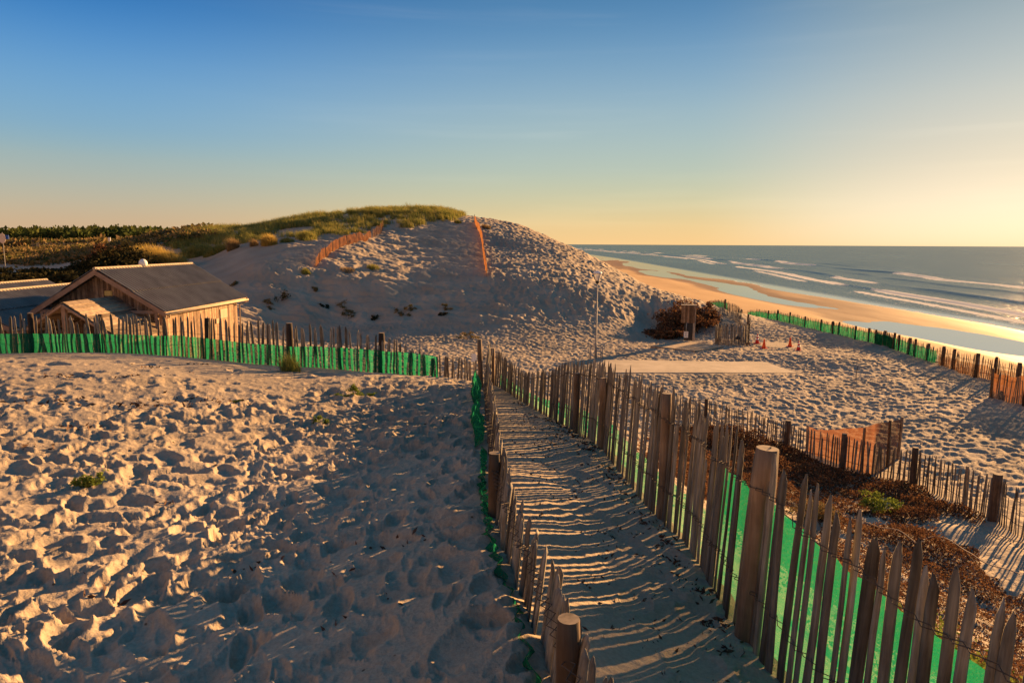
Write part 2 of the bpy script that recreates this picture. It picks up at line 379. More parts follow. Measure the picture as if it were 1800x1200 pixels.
def sand_mat():
    m, t, b = mat('sand'); L = t.links.new
    g = N(t, 'ShaderNodeNewGeometry'); zs = N(t, 'ShaderNodeSeparateXYZ'); L(g.outputs['Position'], zs.inputs[0])
    n1 = N(t, 'ShaderNodeTexNoise', inp={'Scale': .35, 'Detail': 6}); L(g.outputs['Position'], n1.inputs['Vector'])
    n2 = N(t, 'ShaderNodeTexNoise', inp={'Scale': 45, 'Detail': 3, 'Roughness': .7}); L(g.outputs['Position'], n2.inputs['Vector'])
    r1 = ramp(t, [(.3, (.32,.262,.190)), (.7, (.425,.350,.260))]); L(n1.outputs[0], r1.inputs[0])
    r2 = ramp(t, [(.25, (.78,.76,.74)), (.6, (1.06,1.05,1.03))]); L(n2.outputs[0], r2.inputs[0])
    mu = N(t, 'ShaderNodeMixRGB', blend_type='MULTIPLY'); mu.inputs[0].default_value = 1; L(r1.outputs[0], mu.inputs[1]); L(r2.outputs[0], mu.inputs[2])
    # dark specks of bark and shell grit
    v = N(t, 'ShaderNodeTexVoronoi', inp={'Scale': 9.0, 'Randomness': 1}); L(g.outputs['Position'], v.inputs['Vector'])
    vs = N(t, 'ShaderNodeMapRange', inp={1: .05, 2: .09, 3: 1, 4: 0}); L(v.outputs['Distance'], vs.inputs[0])
    vc = N(t, 'ShaderNodeSeparateColor'); L(v.outputs['Color'], vc.inputs[0])
    gt = N(t, 'ShaderNodeMath', operation='GREATER_THAN', inp={1: .72}); L(vc.outputs[0], gt.inputs[0])
    vm = N(t, 'ShaderNodeMath', operation='MULTIPLY'); L(vs.outputs[0], vm.inputs[0]); L(gt.outputs[0], vm.inputs[1])
    mk = N(t, 'ShaderNodeMixRGB'); mk.inputs[2].default_value = (.13,.085,.05,1); L(vm.outputs[0], mk.inputs[0]); L(mu.outputs[0], mk.inputs[1])
    # golden beach, wet near sea level
    n3 = N(t, 'ShaderNodeTexNoise', inp={'Scale': .12, 'Detail': 5}); 
    mpp = N(t, 'ShaderNodeMapping', inp={'Scale': (1, .22, 0)}); L(g.outputs['Position'], mpp.inputs[0]); L(mpp.outputs[0], n3.inputs['Vector'])
    bz = N(t, 'ShaderNodeMapRange', interpolation_type='SMOOTHSTEP', inp={1: 3.5, 2: 1.0, 3: 0, 4: 1}); L(zs.outputs[2], bz.inputs[0])
    bc = ramp(t, [(.3, (.34,.19,.075)), (.7, (.46,.275,.12))]); L(n3.outputs[0], bc.inputs[0])
    mb = N(t, 'ShaderNodeMixRGB'); L(bz.outputs[0], mb.inputs[0]); L(mk.outputs[0], mb.inputs[1]); L(bc.outputs[0], mb.inputs[2])
    zn = N(t, 'ShaderNodeMath', operation='MULTIPLY_ADD', inp={1: .35}); L(n3.outputs[0], zn.inputs[0]); L(zs.outputs[2], zn.inputs[2])
    wet = N(t, 'ShaderNodeMapRange', interpolation_type='SMOOTHSTEP', inp={1: .62, 2: .26, 3: 0, 4: 1}); L(zn.outputs[0], wet.inputs[0])
    mw = N(t, 'ShaderNodeMixRGB', blend_type='MULTIPLY'); mw.inputs[2].default_value = (.48,.42,.38,1); L(wet.outputs[0], mw.inputs[0]); L(mb.outputs[0], mw.inputs[1])
    L(mw.outputs[0], b.inputs['Base Color'])
    rr = N(t, 'ShaderNodeMapRange', inp={1: 0, 2: 1, 3: .95, 4: .62}); L(wet.outputs[0], rr.inputs[0]); L(rr.outputs[0], b.inputs['Roughness'])
    b.inputs['Specular IOR Level'].default_value = .18
    # fine relief, faded out on the beach
    nb = N(t, 'ShaderNodeTexNoise', inp={'Scale': 12, 'Detail': 8, 'Roughness': .62}); L(g.outputs['Position'], nb.inputs['Vector'])
    inv = N(t, 'ShaderNodeMath', operation='SUBTRACT', inp={0: 1.0}); L(bz.outputs[0], inv.inputs[1])
    s1 = N(t, 'ShaderNodeMath', operation='MULTIPLY', inp={1: .9}); L(inv.outputs[0], s1.inputs[0])
    b1 = N(t, 'ShaderNodeBump', inp={'Distance': .022}); L(s1.outputs[0], b1.inputs['Strength']); L(nb.outputs[0], b1.inputs['Height'])
    nb2 = N(t, 'ShaderNodeTexNoise', inp={'Scale': 120, 'Detail': 3}); L(g.outputs['Position'], nb2.inputs['Vector'])
    b2 = N(t, 'ShaderNodeBump', inp={'Distance': .0025, 'Strength': .7}); L(nb2.outputs[0], b2.inputs['Height']); L(b1.outputs[0], b2.inputs['Normal'])
    L(b2.outputs[0], b.inputs['Normal'])
    return m
M = {'sand': sand_mat()}
def wood_mat(name, c0, c1, c2, scale=(28,28,2.2)):
    m, t, b = mat(name); L = t.links.new; b.inputs['Roughness'].default_value = .85
    g = N(t, 'ShaderNodeNewGeometry'); oi = N(t, 'ShaderNodeObjectInfo'); tcn = N(t, 'ShaderNodeTexCoord')
    ad = N(t, 'ShaderNodeMath', operation='ADD'); L(g.outputs['Random Per Island'], ad.inputs[0]); L(oi.outputs['Random'], ad.inputs[1])
    fr = N(t, 'ShaderNodeMath', operation='FRACT'); L(ad.outputs[0], fr.inputs[0])
    off = N(t, 'ShaderNodeVectorMath', operation='SCALE'); off.inputs[0].default_value = (13, 7, 31); L(fr.outputs[0], off.inputs['Scale'])
    av = N(t, 'ShaderNodeVectorMath', operation='ADD'); L(tcn.outputs['Object'], av.inputs[0]); L(off.outputs[0], av.inputs[1])
    mp_ = N(t, 'ShaderNodeMapping', inp={'Scale': scale}); L(av.outputs[0], mp_.inputs[0])
    n1 = N(t, 'ShaderNodeTexNoise', inp={'Scale': 1.6, 'Detail': 6, 'Roughness': .65, 'Distortion': .4}); L(mp_.outputs[0], n1.inputs['Vector'])
    n2 = N(t, 'ShaderNodeTexNoise', inp={'Scale': 5, 'Detail': 4}); L(av.outputs[0], n2.inputs['Vector'])
    r1 = ramp(t, [(.28, c0), (.5, c1), (.75, c2)]); L(n1.outputs[0], r1.inputs[0])
    r2 = ramp(t, [(.3, (.62,.60,.58)), (.7, (1.1,1.08,1.05))]); L(n2.outputs[0], r2.inputs[0])
    r3 = ramp(t, [(0, (.48,.45,.42)), (.45, (.95,.93,.91)), (.8, (1.25,1.22,1.18)), (1, (1.55,1.52,1.48))]); L(fr.outputs[0], r3.inputs[0])
    m1_ = N(t, 'ShaderNodeMixRGB', blend_type='MULTIPLY'); m1_.inputs[0].default_value = 1; L(r1.outputs[0], m1_.inputs[1]); L(r2.outputs[0], m1_.inputs[2])
    m2_ = N(t, 'ShaderNodeMixRGB', blend_type='MULTIPLY'); m2_.inputs[0].default_value = 1; L(m1_.outputs[0], m2_.inputs[1]); L(r3.outputs[0], m2_.inputs[2])
    L(m2_.outputs[0], b.inputs['Base Color'])
    bp = N(t, 'ShaderNodeBump', inp={'Strength': .8, 'Distance': .006}); L(n1.outputs[0], bp.inputs['Height']); L(bp.outputs[0], b.inputs['Normal'])
    return m
M['picket'] = wood_mat('weathered_chestnut', (.082,.075,.062), (.21,.192,.160), (.37,.345,.29))
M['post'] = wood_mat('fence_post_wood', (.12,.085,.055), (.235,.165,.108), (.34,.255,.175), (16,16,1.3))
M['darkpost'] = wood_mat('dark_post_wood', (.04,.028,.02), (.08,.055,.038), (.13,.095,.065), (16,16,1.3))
M['endgrain'] = simple('end_grain', (.26,.20,.14), .9, .4, 30)
M['dark'] = simple('dark_painted_metal', (.025,.025,.028), .55, .2)
M['wire'] = simple('rusty_wire', (.09,.07,.055), .9, .3, 20, 0)
def net_mat(name, col, tl, alpha=.12, scale=60):
    m, t, b = mat(name); L = t.links.new
    t.nodes.remove(b); o = t.nodes['Material Output']; g = N(t, 'ShaderNodeNewGeometry')
    n = N(t, 'ShaderNodeTexNoise', inp={'Scale': 4.5, 'Detail': 6}); L(g.outputs['Position'], n.inputs['Vector'])
    r = ramp(t, [(.3, tuple(c*.6 for c in col)), (.7, col)]); L(n.outputs[0], r.inputs[0])
    d = N(t, 'ShaderNodeBsdfDiffuse'); L(r.outputs[0], d.inputs[0])
    tr = N(t, 'ShaderNodeBsdfTranslucent'); tr.inputs[0].default_value = (*tl, 1)
    mi = N(t, 'ShaderNodeMixShader', inp={0: .55}); L(d.outputs[0], mi.inputs[1]); L(tr.outputs[0], mi.inputs[2])
    tp = N(t, 'ShaderNodeBsdfTransparent'); m2_ = N(t, 'ShaderNodeMixShader')
    nn = N(t, 'ShaderNodeTexNoise', inp={'Scale': scale, 'Detail': 2}); L(g.outputs['Position'], nn.inputs['Vector'])
    rr = N(t, 'ShaderNodeMapRange', inp={1: .55, 2: .62, 3: alpha, 4: min(1, alpha*3)}); L(nn.outputs[0], rr.inputs[0])
    L(rr.outputs[0], m2_.inputs[0]); L(mi.outputs[0], m2_.inputs[1]); L(tp.outputs[0], m2_.inputs[2]); L(m2_.outputs[0], o.inputs[0])
    return m
M['green_net'] = net_mat('green_netting', (.016,.21,.105), (.018,.25,.12), .17)
M['path_net'] = net_mat('path_green_netting', (.010,.21,.105), (.010,.26,.13), .14, 320)
M['thin_green_net'] = net_mat('thin_green_netting', (.006,.22,.105), (.006,.33,.15), .33, 240)
M['orange_net'] = net_mat('orange_coir_netting', (.34,.155,.065), (.34,.14,.05), .16)
M['rust_net'] = net_mat('rust_coir_netting', (.21,.105,.055), (.20,.085,.038), .15)
M['brown_net'] = net_mat('brown_coir_netting', (.20,.11,.06), (.20,.10,.05), .3)
def leaf_mat(name, cols, trans=.35, rough=.6):
    m, t, b = mat(name); L = t.links.new; t.nodes.remove(b); o = t.nodes['Material Output']
    g = N(t, 'ShaderNodeNewGeometry'); n = N(t, 'ShaderNodeTexNoise', inp={'Scale': .7, 'Detail': 3}); L(g.outputs['Position'], n.inputs['Vector'])
    ad = N(t, 'ShaderNodeMath', operation='MULTIPLY_ADD', inp={1: .6, 2: 0}); L(g.outputs['Random Per Island'], ad.inputs[0])
    a2 = N(t, 'ShaderNodeMath', operation='MULTIPLY_ADD', inp={1: .6}); L(n.outputs[0], a2.inputs[0]); L(ad.outputs[0], a2.inputs[2])
    r = ramp(t, [(i/(len(cols)-1)*.8+.1, c) for i, c in enumerate(cols)]); L(a2.outputs[0], r.inputs[0])
    d = N(t, 'ShaderNodeBsdfDiffuse'); tr = N(t, 'ShaderNodeBsdfTranslucent'); L(r.outputs[0], d.inputs[0]); L(r.outputs[0], tr.inputs[0])
    mi = N(t, 'ShaderNodeMixShader', inp={0: trans}); L(d.outputs[0], mi.inputs[1]); L(tr.outputs[0], mi.inputs[2]); L(mi.outputs[0], o.inputs[0])
    return m
M['marram'] = leaf_mat('marram_grass_blades', [(.085,.115,.025), (.17,.205,.05), (.30,.29,.08), (.46,.36,.12)])
M['gold'] = leaf_mat('golden_grass_blades', [(.24,.20,.05), (.46,.34,.09), (.62,.44,.13)], .5)
M['drygrass'] = leaf_mat('straw_grass_blades', [(.22,.15,.07), (.42,.30,.14)])
M['brownleaf'] = leaf_mat('dry_brown_leaves', [(.035,.019,.013), (.08,.040,.024), (.14,.068,.036), (.23,.13,.062)], .3)
M['darkleaf'] = leaf_mat('dark_shrub_leaves', [(.018,.016,.010), (.035,.034,.016), (.06,.05,.022)], .2)
M['greenleaf'] = leaf_mat('fleshy_green_leaves', [(.06,.09,.015), (.13,.18,.03), (.24,.27,.06)], .3)
M['pine'] = leaf_mat('pine_foliage', [(.025,.040,.014), (.05,.07,.02), (.09,.10,.03)], .2)
M['scrub'] = leaf_mat('scrub_foliage', [(.05,.06,.02), (.11,.11,.035), (.19,.14,.06), (.26,.17,.08)], .25)
M['twig'] = simple('twig_bark', (.09,.06,.04), .9, .3, 20)
M['debris'] = simple('bark_debris', (.10,.055,.035), .9, .4, 12)

# ------------------------------------------------------------------ the ground: one sheet out to the horizon
def polar_ground():
    th = np.concatenate([np.arange(-180, -42, 6.), np.arange(-42, 42.01, .078), np.arange(46, 180, 6.)])
    r = [0.6]
    while r[-1] < 17: r.append(r[-1]*1.0062)
    while r[-1] < 62: r.append(r[-1]+.115)
    while r[-1] < 122: r.append(r[-1]+.25)
    while r[-1] < 400: r.append(r[-1]*1.008)
    while r[-1] < 26000: r.append(r[-1]*1.045)
    r = np.array(r); T, Rr = np.meshgrid(R(1)*th, r, indexing='xy')
    X = np.sin(T)*Rr; Y = np.cos(T)*Rr
    Z = height(X, Y, True)
    n, k = X.shape
    V = np.stack([X.ravel(), Y.ravel(), Z.ravel()], 1)
    i = np.arange(n-1)[:, None]*k + np.arange(k-1)[None, :]
    F = np.stack([i, i+k, i+k+1, i+1], -1).reshape(-1, 4)[:, ::-1]
    # close the ring behind the viewer and the small hole underfoot
    a = np.arange(n-1)*k + k-1; b2 = np.arange(n-1)*k
    F2 = np.stack([a, a+k, b2+k, b2], -1)[:, ::-1]
    cz = float(height(np.array([0.]), np.array([0.]))[0])
    V = np.vstack([V, [[0, 0, cz]]]); c = len(V)-1
    j = np.arange(k); F3 = np.stack([np.full(k, c), j, (j+1) % k, np.full(k, c)], -1)
    F = np.vstack([F, F2])
    # terrain is left-handed in this order; degenerate cap quads are made as triangles in a second pass
    o = np_mesh('sand_ground', V, F, M['sand'], smooth=True)
    return o
ground = polar_ground(); tag(ground, 'trodden pale dune sand running down to a golden tidal beach', None, kind='structure')
def gz(x, y): return float(height(np.array([x]), np.array([y]), True)[0])
def gzs(x, y): return height(np.asarray(x, float), np.asarray(y, float), True)

# ------------------------------------------------------------------ sea
def sea_mat():
    m, t, b = mat('sea_water'); L = t.links.new
    g = N(t, 'ShaderNodeNewGeometry'); at = N(t, 'ShaderNodeAttribute', attribute_name='foam')
    mp_ = N(t, 'ShaderNodeMapping', inp={'Scale': (1, .42, 1), 'Rotation': (0, 0, R(-8))}); L(g.outputs['Position'], mp_.inputs[0])
    nf = N(t, 'ShaderNodeTexNoise', inp={'Scale': .9, 'Detail': 8, 'Roughness': .68}); L(mp_.outputs[0], nf.inputs['Vector'])
    s = N(t, 'ShaderNodeMath', operation='MULTIPLY_ADD', inp={1: 2.4, 2: -1.2}); L(nf.outputs[0], s.inputs[0])
    a = N(t, 'ShaderNodeMath', operation='ADD'); L(at.outputs['Fac'], a.inputs[0]); L(s.outputs[0], a.inputs[1])
    f = N(t, 'ShaderNodeMapRange', interpolation_type='SMOOTHSTEP', inp={1: .42, 2: .75}); L(a.outputs[0], f.inputs[0])
    calm = N(t, 'ShaderNodeAttribute', attribute_name='calm')
    n1 = N(t, 'ShaderNodeTexNoise', inp={'Scale': .45, 'Detail': 9, 'Roughness': .62}); L(mp_.outputs[0], n1.inputs['Vector'])
    st = N(t, 'ShaderNodeMapRange', inp={1: 0, 2: 1, 3: 1.0, 4: .02}); L(calm.outputs['Fac'], st.inputs[0])
    bp = N(t, 'ShaderNodeBump', inp={'Distance': .7}); L(st.outputs[0], bp.inputs['Strength']); L(n1.outputs[0], bp.inputs['Height'])
    t.nodes.remove(b)
    df = N(t, 'ShaderNodeBsdfDiffuse'); L(bp.outputs[0], df.inputs['Normal'])
    n5 = N(t, 'ShaderNodeTexNoise', inp={'Scale': .02, 'Detail': 4}); L(mp_.outputs[0], n5.inputs['Vector'])
    dc = ramp(t, [(.3, (.040,.090,.115)), (.7, (.070,.135,.155))]); L(n5.outputs[0], dc.inputs[0]); L(dc.outputs[0], df.inputs[0])
    gl = N(t, 'ShaderNodeBsdfGlossy'); L(bp.outputs[0], gl.inputs['Normal']); gl.inputs[0].default_value = (.95,.97,1,1)
    ro = N(t, 'ShaderNodeMapRange', inp={1: 0, 2: 1, 3: .17, 4: .05}); L(calm.outputs['Fac'], ro.inputs[0]); L(ro.outputs[0], gl.inputs['Roughness'])
    fc = N(t, 'ShaderNodeMapRange', inp={1: 0, 2: 1, 3: .26, 4: .62}); L(calm.outputs['Fac'], fc.inputs[0])
    b = N(t, 'ShaderNodeMixShader'); L(fc.outputs[0], b.inputs[0]); L(df.outputs[0], b.inputs[1]); L(gl.outputs[0], b.inputs[2])
    fo = N(t, 'ShaderNodeBsdfDiffuse'); fo.inputs[0].default_value = (.80,.78,.68,1)
    mi = N(t, 'ShaderNodeMixShader'); L(f.outputs[0], mi.inputs[0]); L(b.outputs[0], mi.inputs[1]); L(fo.outputs[0], mi.inputs[2])
    L(mi.outputs[0], t.nodes['Material Output'].inputs[0])
    return m
M['sea'] = sea_mat()
def make_sea():
    xs = [50.]
    while xs[-1] < 235: xs.append(xs[-1]+.55)
    while xs[-1] < 30000: xs.append(xs[-1]*1.03+.3)
    ys = [-30000., -6000., -1500., -400., -100., 0., 40.]
    while ys[-1] < 330: ys.append(ys[-1]+1.3)
    while ys[-1] < 30000: ys.append(ys[-1]*1.012)
    X, Y = np.meshgrid(np.array(xs), np.array(ys), indexing='xy')
    wig = fbm(X*0+2, Y*.009, 900, 3)*7 + fbm(X*.03, Y*.03, 903, 2)*2.0
    Z = np.zeros_like(X); foam = np.zeros_like(X)
    yc = np.clip(Y, -100, 700)
    for k, (x0, h, fw, on, s) in enumerate([(97,.14,1.1,.55,1.3),(105,.42,1.6,.92,1.7),(121,.58,1.5,.6,1.7),(141,.35,1.1,.35,1.7),(163,.7,1.4,.60,1.9),(186,.4,.6,.05,2.2),(206,.6,.6,.1,2.4),(232,.5,.4,.0,2.6)]):
        u = X - (x0 + (yc-140)*.145 + wig*(.6+.2*k))
        e = .35 + .65*sstep(-.45, .35, vnoise(Y*.013 + k*5.3, Y*0 + k, 910+k))
        w = np.where(u < 0, .9*s, 3.0*s)
        Z += h*e*np.exp(-(u/w)**2)
        seg = sstep(1-2*on-.25, 1-2*on+.30, vnoise(Y*.017 + k*9.1, Y*0 + 3*k, 930+k)) if on < .95 else 1
        foam = np.maximum(foam, fw*seg*np.exp(-((u+.6*s)/np.where(u < -.6*s, 1.5*s, 1.2*s))**2))
        foam = np.maximum(foam, .54*seg*np.exp(-np.clip(-(u), 0, 99)/9)*(u < 0))
    depth = -beach(X, Y)
    edge = np.exp(-((depth-.02)/.05)**2)*sstep(80, 88, X)
    foam = np.maximum(foam, .62*edge)
    calm = sstep(.55, .05, depth)
    lull = sstep(93, 86, X - (yc-140)*.03)
    calm = np.maximum(calm, lull)
    Z *= (1-calm*.95)
    swell = fbm(X*.07, Y*.02, 950, 4)*.30*sstep(110, 150, X)
    Z += swell*(1-sstep(2000, 6000, np.hypot(X, Y)))
    ny, nx = X.shape
    V = np.stack([X.ravel(), Y.ravel(), Z.ravel()], 1)
    i = np.arange(ny-1)[:, None]*nx + np.arange(nx-1)[None, :]
    F = np.stack([i, i+1, i+nx+1, i+nx], -1).reshape(-1, 4)
    o = np_mesh('sea', V, F, M['sea'], smooth=True)
    for nm, arr in (('foam', foam), ('calm', calm)):
        at = o.data.attributes.new(nm, 'FLOAT', 'POINT'); at.data.foreach_set('value', arr.ravel().astype(np.float32))
    return tag(o, 'grey blue evening sea with low breakers and shallow tide pools', None, kind='structure')
make_sea()

# ------------------------------------------------------------------ placing things on the ground
def hit(px, py, dmax=400.):
    "ground point met by a sight line of the survey picture"
    d = np.geomspace(1.5, dmax, 700)
    x, y, z = W(px, py, 1.0)
    zz = z*d + CZ - height(x*d, y*d)
    k = np.argmax(zz < 0)
    if zz[k] >= 0: k = len(d)-1
    a, b = d[max(k-1, 0)], d[k]
    for _ in range(24):
        m = (a+b)/2
        if z*m + CZ - float(height(np.array([x*m]), np.array([y*m]))[0]) < 0: b = m
        else: a = m
    return (x*b, y*b, float(height(np.array([x*b]), np.array([y*b]))[0]))
def proj(x, y, z):
    z = z-CZ; d = y*cp - z*sp; v = y*sp + z*cp
    dx = x/d*1200; dy = -v/d*1200
    return 900 + dx - dy*ROLL, 600 + dy + dx*ROLL
def in_poly(px, py, poly):
    c = np.zeros(px.shape, bool); n = len(poly)
    for i in range(n):
        x0, y0 = poly[i]; x1, y1 = poly[(i+1) % n]
        if y0 == y1: continue
        c ^= ((y0 > py) != (y1 > py)) & (px < (x1-x0)*(py-y0)/(y1-y0)+x0)
    return c

def picket_arrays(seed, w=.045, t=.022, pointed=True):
    r = random.Random(seed); rings = []; n = 6
    zs = [0, .2, .45, .68, .88, .952, 1.0]
    bx = [0]; by = [0]
    for _ in zs[1:]: bx.append(bx[-1] + r.gauss(0, .0021)); by.append(by[-1] + r.gauss(0, .003))
    shape = [r.uniform(.8, 1.2) for _ in range(n)]; tw = r.uniform(-.3, .3); tipx = r.uniform(-.3, .3)
    V = []
    for i, z in enumerate(zs):
        k = 1.08 - .12*z + r.uniform(-.05, .05)
        if i == len(zs)-1: k *= .30 if pointed else .75
        elif i == len(zs)-2: k *= .88
        for j in range(n):
            a = 2*math.pi*(j+.5)/n + tw*z
            V.append((bx[i] + math.cos(a)*w/2*k*shape[j]*1.1 + (tipx*w*.5 if i == len(zs)-1 else 0), by[i] + math.sin(a)*t/2*k*shape[j]*1.2, z + (r.uniform(-.01, .01) if i == len(zs)-1 else 0)))
    F = []
    for i in range(len(zs)-1):
        for j in range(n): F.append((i*n+j, i*n+(j+1) % n, (i+1)*n+(j+1) % n, (i+1)*n+j))
    b = (len(zs)-1)*n
    F += [(b, b+1, b+2, b+5), (b+2, b+3, b+4, b+5)]
    return np.array(V), np.array(F)
PK = [picket_arrays(s, rng.uniform(.040, .052), rng.uniform(.011, .015)) for s in range(18)]
PKm = [np_mesh('picket', v, f, M['picket'], link=False) for v, f in PK]

def line_pts(line, step):
    P = np.array(line, float)
    # smooth by Catmull-Rom, then walk at equal steps
    Q = []
    for i in range(len(P)-1):
        p0, p1, p2, p3 = P[max(i-1, 0)], P[i], P[i+1], P[min(i+2, len(P)-1)]
        for t in np.linspace(0, 1, 12, endpoint=False):
            Q.append(.5*((2*p1)+(-p0+p2)*t+(2*p0-5*p1+4*p2-p3)*t*t+(-p0+3*p1-3*p2+p3)*t**3))
    Q.append(P[-1]); Q = np.array(Q)
    s = np.concatenate([[0], np.cumsum(np.hypot(*np.diff(Q[:, :2], axis=0).T))])
    if callable(step):
        t = [0.]
        while t[-1] < s[-1]: t.append(t[-1] + step(t[-1]))
        t = np.array(t[:-1])
    else: t = np.arange(0, s[-1], step)
    return np.stack([np.interp(t, s, Q[:, k]) for k in range(Q.shape[1])], 1), s[-1]
def log_post(name, parent, base, x, y, top, r, lean=(0,0), m='post', cut=True, bury=.25):
    z0 = gz(x, y) - bury; mb = MB(); n = 7; sd = rng.random()*9
    pts = [(x-base[0]+lean[0]*(i/n), y-base[1]+lean[1]*(i/n), z0-base[2] + (top-z0)*i/n) for i in range(n+1)]
    rad = [r*(1.06-.10*i/n + .03*math.sin(sd+i*2.1)) for i in range(n+1)]; rad[-1] *= .93
    mb.tube(pts, rad, 12)
    mb.mi = 1
    o = mb.build(name, [M[m], M['endgrain']], parent, smooth=False)
    o.data.polygons[-1].use_smooth = False
    for p in o.data.polygons:
        if len(p.vertices) == 12 and p.center.z > pts[-1][2]-.02: p.material_index = 1
        elif len(p.vertices) == 4: p.use_smooth = True
    return o
def fence(name, label, cat, line, spacing, group=None, posts=(), nets=(), wires=(.28,.80), tilt=.05, hj=.04, lean=(0,0), wmul=1.0, keep=100, jit=.25, gaps=(), wire_r=.0022, wnear=None):
    pts, Ltot = line_pts(line, spacing)
    z = gzs(pts[:,0], pts[:,1])
    b = (line[0][0], line[0][1], float(z[0]))
    root = empty(name, b, label, cat, group)
    sp0 = spacing if not callable(spacing) else .06
    n = len(pts)
    tan = np.gradient(pts[:, :2], axis=0); ang = np.arctan2(tan[:,1], tan[:,0])
    if True:
        order = np.argsort(np.hypot(pts[:,0], pts[:,1])); keepers = set(order[:keep].tolist())
        Vs, Fs, cnt = [], [], 0
        for i in range(n):
            px_, _ = proj(pts[i,0], pts[i,1], z[i])
            if any(g0 < px_ < g1 for g0, g1 in gaps): continue
            k = rng.randrange(len(PK)); h = pts[i,2]*(1+rng.gauss(0, hj))*(rng.uniform(.72,.9) if rng.random() < .04 else 1) + .12
            ox = rng.uniform(-jit, jit)*sp0*.5
            nx, ny = -math.sin(ang[i]), math.cos(ang[i])
            off = rng.uniform(-.012, .012)
            loc = Vector((pts[i,0] + math.cos(ang[i])*ox + nx*off, pts[i,1] + math.sin(ang[i])*ox + ny*off, z[i]-.12))
            rot = Euler((rng.gauss(lean[0], tilt*.7), rng.gauss(lean[1], tilt), 0)).to_matrix().to_4x4()
            Mx = Matrix.Translation(loc) @ Matrix.Rotation(ang[i] + rng.gauss(0, .18), 4, 'Z') @ rot @ Matrix.Diagonal((wmul*rng.uniform(.85, 1.2)*(wnear[1] if wnear and pts[i,1] < wnear[0] else 1), wmul, h, 1))
            if i in keepers:
                o = bpy.data.objects.new('picket', PKm[k]); C.objects.link(o); o.parent = root
                o.matrix_basis = Matrix.Translation(-Vector(b)) @ Mx
            else:
                v, f = PK[k]; Vw = np.c_[v, np.ones(len(v))] @ np.array(Mx).T
                Vs.append(Vw[:, :3] - b); Fs.append(f + cnt); cnt += len(v)
        if Vs:
            o = np_mesh('picket_row', np.vstack(Vs), np.vstack(Fs), M['picket'], root); tag(o, kind='stuff')
    # twisted wires running through the pickets
    if wires:
        for fr in wires:
            mb = MB()
            for ph in (0, math.pi):
                path = []
                for i in range(n):
                    if pts[i,2] < .05: continue
                    nx, ny = -math.sin(ang[i]), math.cos(ang[i]); q = .020*math.cos(i*math.pi+ph)*wmul
                    path.append((pts[i,0]+nx*q-b[0], pts[i,1]+ny*q-b[1], z[i]+pts[i,2]*fr + .012*math.sin(i*.7)-b[2]))
                if len(path) > 2: mb.tube(path, wire_r, 4, cap=False)
            mb.build('wire', M['wire'], root)
    for p in posts:
        px, py, h, r = p[:4]; top = gz(px, py) + h
        log_post('post', root, b, px, py, top, r, p[4] if len(p) > 4 else (0,0), p[5] if len(p) > 5 else 'post')
    for nt in nets:
        net_strip(nt.get('name', 'netting'), root, b, line, **{k: v for k, v in nt.items() if k != 'name'})
    return root
def net_strip(name, root, b, line, side=.035, lo=0.0, hi=.55, m='green_net', wave=.012, s0=0, s1=1e9, habs=None, wl=.16, drop=.02, seed=0):
    P, Lt = line_pts(line, .035)
    s = np.arange(len(P))*.035; sel = (s >= s0) & (s <= s1); P = P[sel]; s = s[sel]
    z = gzs(P[:,0], P[:,1]); tan = np.gradient(P[:, :2], axis=0); a = np.arctan2(tan[:,1], tan[:,0])
    rows = 9; V = []
    for j in range(rows):
        f = j/(rows-1); hh = (habs if habs else P[:,2]*hi)*(1+.05*vnoise(s*.7, s*0, seed+5)) 
        zz = z - drop + lo*P[:,2] + (hh-lo*P[:,2]+drop)*f
        q = side + wave*(np.sin(s*2*math.pi/wl + 1.5*vnoise(s*.8, s*0+f*2, seed)+f*1.5) + vnoise(s*2.3, s*0+f*3, seed+1))*(.3+.7*math.sin(math.pi*(.15+.8*f)))
        V.append(np.stack([P[:,0]-np.sin(a)*q-b[0], P[:,1]+np.cos(a)*q-b[1], zz-b[2]], 1))
    n = len(P); V = np.vstack(V)
    i = (np.arange(rows-1)[:, None]*n + np.arange(n-1)[None, :]).ravel()
    F = np.stack([i, i+1, i+n+1, i+n], 1)
    return np_mesh(name, V, F, M[m], root, smooth=True)

# --- the two fences along the sand path
hL = [.36,.36,.36,.34,.34,.38,.40,.40,.42,.55,.70]
left_line = [(x, y, h) for (x, y), h in zip(LF, hL)]
fence('picket_fence', 'half buried picket fence along the left edge of the sand path, sawn post in front', 'fence', left_line, .063,
      posts=[(.185,2.03,.40,.040), (-.10,3.95,.40,.04), (-.45,9.95,.72,.036,(-.03,0))],
      nets=[dict(side=.06, hi=.16, m='green_net', wave=.03, s0=.5, s1=6.1), dict(side=.10, hi=.5, m='green_net', wave=.05, s0=6.3, s1=7.9, wl=.3), dict(side=.12, hi=.62, m='green_net', wave=.05, s0=8.6, s1=9.5, wl=.3)],
      wires=(.75,), tilt=.012, hj=.05, lean=(.11,0), wmul=1.1)
hR = [1.02,.99,.95,.95,.96,.92,.92,.94,.90,.86,.82,.62,.45,.46,.55]
right_line = [(x, y, h) for (x, y), h in zip(RF, hR)]
